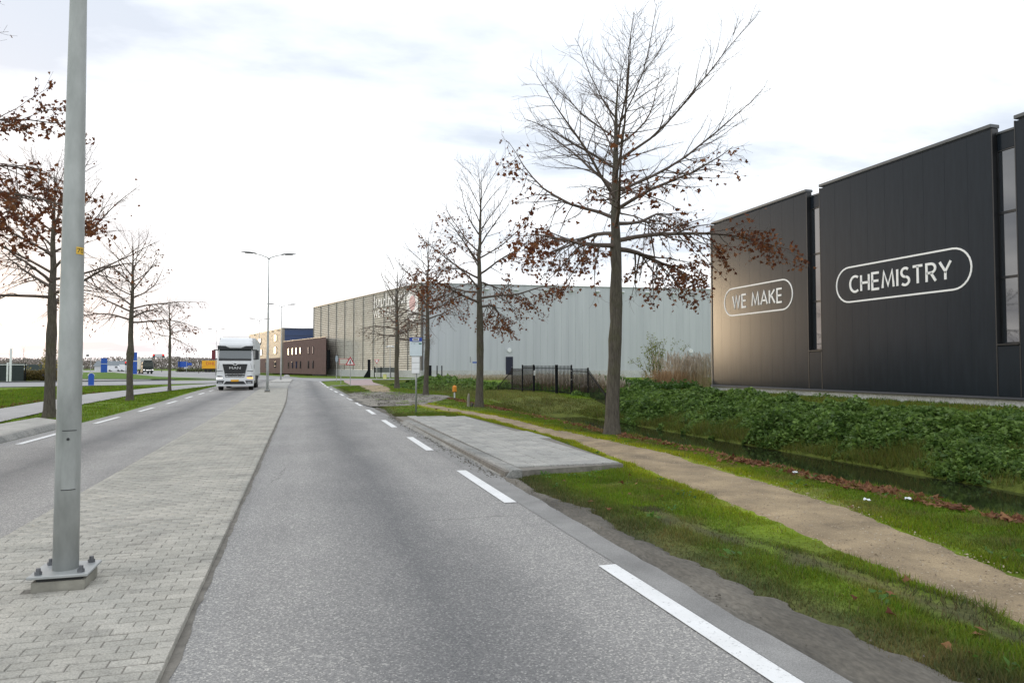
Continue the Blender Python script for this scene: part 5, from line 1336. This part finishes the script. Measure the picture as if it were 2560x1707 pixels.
for k, (X, Y, lab) in enumerate(((-163, 292, 'white van parked in front of the grey roofed shed'), (-158, 292, 'taller white van right beside the shed end'))):
    t = thing('parked_van', lab, 'van', (*CW(X, Y), 0), R(-16.45) + R(12), 'white vans far across the junction')
    MB().prism([(-2.6, .4), (2.6, .4), (2.6, 1.2), (1.7, 1.45), (1.2, 2.3 + .5 * k), (-2.6, 2.4 + .5 * k)], -.95, .95, 'y').build('body', m_white, t)
    MB().prism([(1.55, 1.45), (1.12, 2.15), (.3, 2.15), (.3, 1.45)], -.97, .97, 'y').build('window', m_glass, t)
    for x in (-1.6, 1.6): MB().tube([(x, -.98, .38), (x, .98, .38)], .38, 12).build('wheel', m_rubber, t)
t = thing('farm_shed', 'long low shed with a wide grey roof beyond the junction', 'shed', (*CW(-178, 320), 0), R(-16.45) + R(10))
MB().box((0, 0, 1.2), (15, 8, 2.4)).build('wall', m_offw, t)
MB().prism([(-4.5, 2.3), (4.5, 2.3), (0, 4.6)], -8, 8, 'x').build('roof', M('grey_roof', (.20, .225, .24), .1, 1, .8), t)
# small bare trees and the far wood
def far_tree(X, Y, h, seed, label, sp=.3):
    make_tree(*CW(X, Y), seed, h, h * .3, h * .018, h * sp, h * .14, .0, label, 'bare trees beyond the junction', nl=14, base_z=-.05, twigs=.34, knots=False, el0=25, el1=60)
far_tree(-88, 200, 5.4, 401, 'small bare tree between the slim lamp and the yellow trailer', .35)
far_tree(-80, 205, 4.6, 402, 'small bare tree right behind the front of the yellow trailer')
far_tree(-128, 260, 7.0, 403, 'bare tree behind the arm of the signal mast')
far_tree(-205, 330, 8.0, 404, 'bare tree left of the free standing blue board')
far_tree(-117, 165, 4.6, 405, 'low bare tree above the long white rail')
far_tree(-88, 128, 5.5, 406, 'bare tree rising behind the grey mesh screen', .4)
far_tree(-100, 142, 5.2, 407, 'bare tree at the left end of the grey mesh screen', .4)
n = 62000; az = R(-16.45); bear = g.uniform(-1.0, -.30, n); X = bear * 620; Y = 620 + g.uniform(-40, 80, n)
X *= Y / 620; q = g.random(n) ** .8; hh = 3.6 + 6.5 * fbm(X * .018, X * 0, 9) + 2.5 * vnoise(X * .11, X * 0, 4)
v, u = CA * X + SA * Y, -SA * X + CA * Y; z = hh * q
c = (np.array([.20, .168, .155])[None] * (1 - q[:, None]) + np.array([.29, .245, .23])[None] * q[:, None]) * g.uniform(.9, 1.1, (n, 1))  # wood tones paled: distance haze is put into the colour
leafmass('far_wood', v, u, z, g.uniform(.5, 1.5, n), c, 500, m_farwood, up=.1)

# ------------------------------------------------------------------ scraps of litter on the grass
for (v, u, lab, sx, sy) in ((6.54, 7.06, 'small cream paper scrap lying in the grass', .10, .07), (7.1, 7.0, 'crumpled white paper at the edge of the leaf strip', .15, .07), (7.45, 9.5, 'white scrap among the brown leaves farther along the bank', .10, .08)):
    t = thing('paper_scrap', lab, 'litter', (v, u, float(gh(np.array(v), np.array(u))) + .05), random.uniform(0, 3))
    mb = MB(); nx = 5
    for j in range(nx):
        for i in range(nx): mb.v.append(((i / 4 - .5) * sx, (j / 4 - .5) * sy, random.uniform(0, .022) + .03 * abs(i / 4 - .5)))
    for j in range(4):
        for i in range(4): a = j * 5 + i; mb.f.append((a, a + 1, a + 6, a + 5))
    mb.build('paper', m_litter, t)

# ------------------------------------------------------------------ clods, pebbles and crumbs on the muddy ground
def clods(name, n, fv, smin, smax, seed, lo, hi):
    g = np.random.default_rng(seed); v, u = fv(g, n); n = len(v)
    base = np.array([[1, 0, 0], [-1, 0, 0], [0, 1, 0], [0, -1, 0], [0, 0, .8], [0, 0, -.5]], float)
    F = np.array([[0, 2, 4], [2, 1, 4], [1, 3, 4], [3, 0, 4]])
    s_ = smin + (smax - smin) * g.random(n) ** 3
    V = base[None] * s_[:, None, None] * g.uniform(.55, 1.4, (n, 6, 3))
    a = g.uniform(0, 6.28, n); c, s2 = np.cos(a)[:, None], np.sin(a)[:, None]
    X = V[:, :, 0] * c - V[:, :, 1] * s2; Y = V[:, :, 0] * s2 + V[:, :, 1] * c
    zb = np.where((v < 2.98) & (v > -6.6), .036, gh(v, u) + .03)
    P_ = np.stack([X + v[:, None], Y + u[:, None], V[:, :, 2] + zb[:, None]], -1)
    t = g.random((n, 1)); col = (np.array(lo) * (1 - t) + np.array(hi) * t)
    return add(name, np_mesh(name, P_.reshape(-1, 3), (F[None] + (np.arange(n) * 6)[:, None, None]).reshape(-1, 3), 3, np.repeat(col, 6, 0)), m_soil, kind='stuff')
m_soil = mat_vcol('soil_crumb', .95, .1)
def f1(g, n):
    u = 2.4 + 10 * g.random(n) ** 1.4; v = mudR(u) - .28 + g.normal(0, .16, n); k = (v > 2.9) & ~((u > 10.4) & (v > 2.98)); return v[k], u[k]
clods('soil_crumbs', 900, f1, .003, .014, 801, (.085, .077, .063), (.13, .118, .098))
def f2(g, n):
    u = 30.5 + 22 * g.random(n); v = g.uniform(2.7, 8.2, n); k = inpoly(v, u, [(2.75, 30.8), (5.0, 31.4), (7.0, 36.2), (8.3, 42), (5.8, 48), (3.4, 48), (2.6, 45)]) & (fbm(v * .9, u * .9, 66) > .48); return v[k], u[k]
clods('rubble_clods', 5000, f2, .015, .075, 802, (.095, .088, .075), (.20, .185, .155))
def f3(g, n):
    u = 10.6 + 14 * g.random(n); v = 2.93 - np.abs(g.normal(0, .10, n)); return v, u
clods('gutter_crumbs', 1200, f3, .003, .022, 803, (.06, .055, .045), (.15, .14, .11))
def f4(g, n):
    u = 2.4 + 26 * g.random(n) ** 1.5; f = g.random(n); v = pathL(u) * (1 - f) + pathR(u) * f; return v, u
clods('path_grit', 9000, f4, .003, .013, 804, (.20, .15, .10), (.50, .42, .32))

# broad-leaved weeds in the verge
g = np.random.default_rng(91); V_, U_, Z_, S_ = [], [], [], []
for k in range(80):
    u0 = 3 + 24 * g.random() ** 1.4; v0 = g.uniform(3.4, 8.0)
    if float(veg(np.array([v0]), np.array([u0]))[0]) < .6: continue
    m_ = g.integers(6, 16); V_ += list(v0 + g.normal(0, .07, m_)); U_ += list(u0 + g.normal(0, .07, m_)); S_ += list(g.uniform(.03, .065, m_)); Z_ += list(g.uniform(.03, .09, m_))
V_, U_, Z_, S_ = map(np.array, (V_, U_, Z_, S_)); c = np.array([.085, .185, .03]) * g.uniform(.6, 1.3, (len(V_), 1))
leafmass('verge_weeds', V_, U_, gh(V_, U_) + Z_, S_, c, 92)
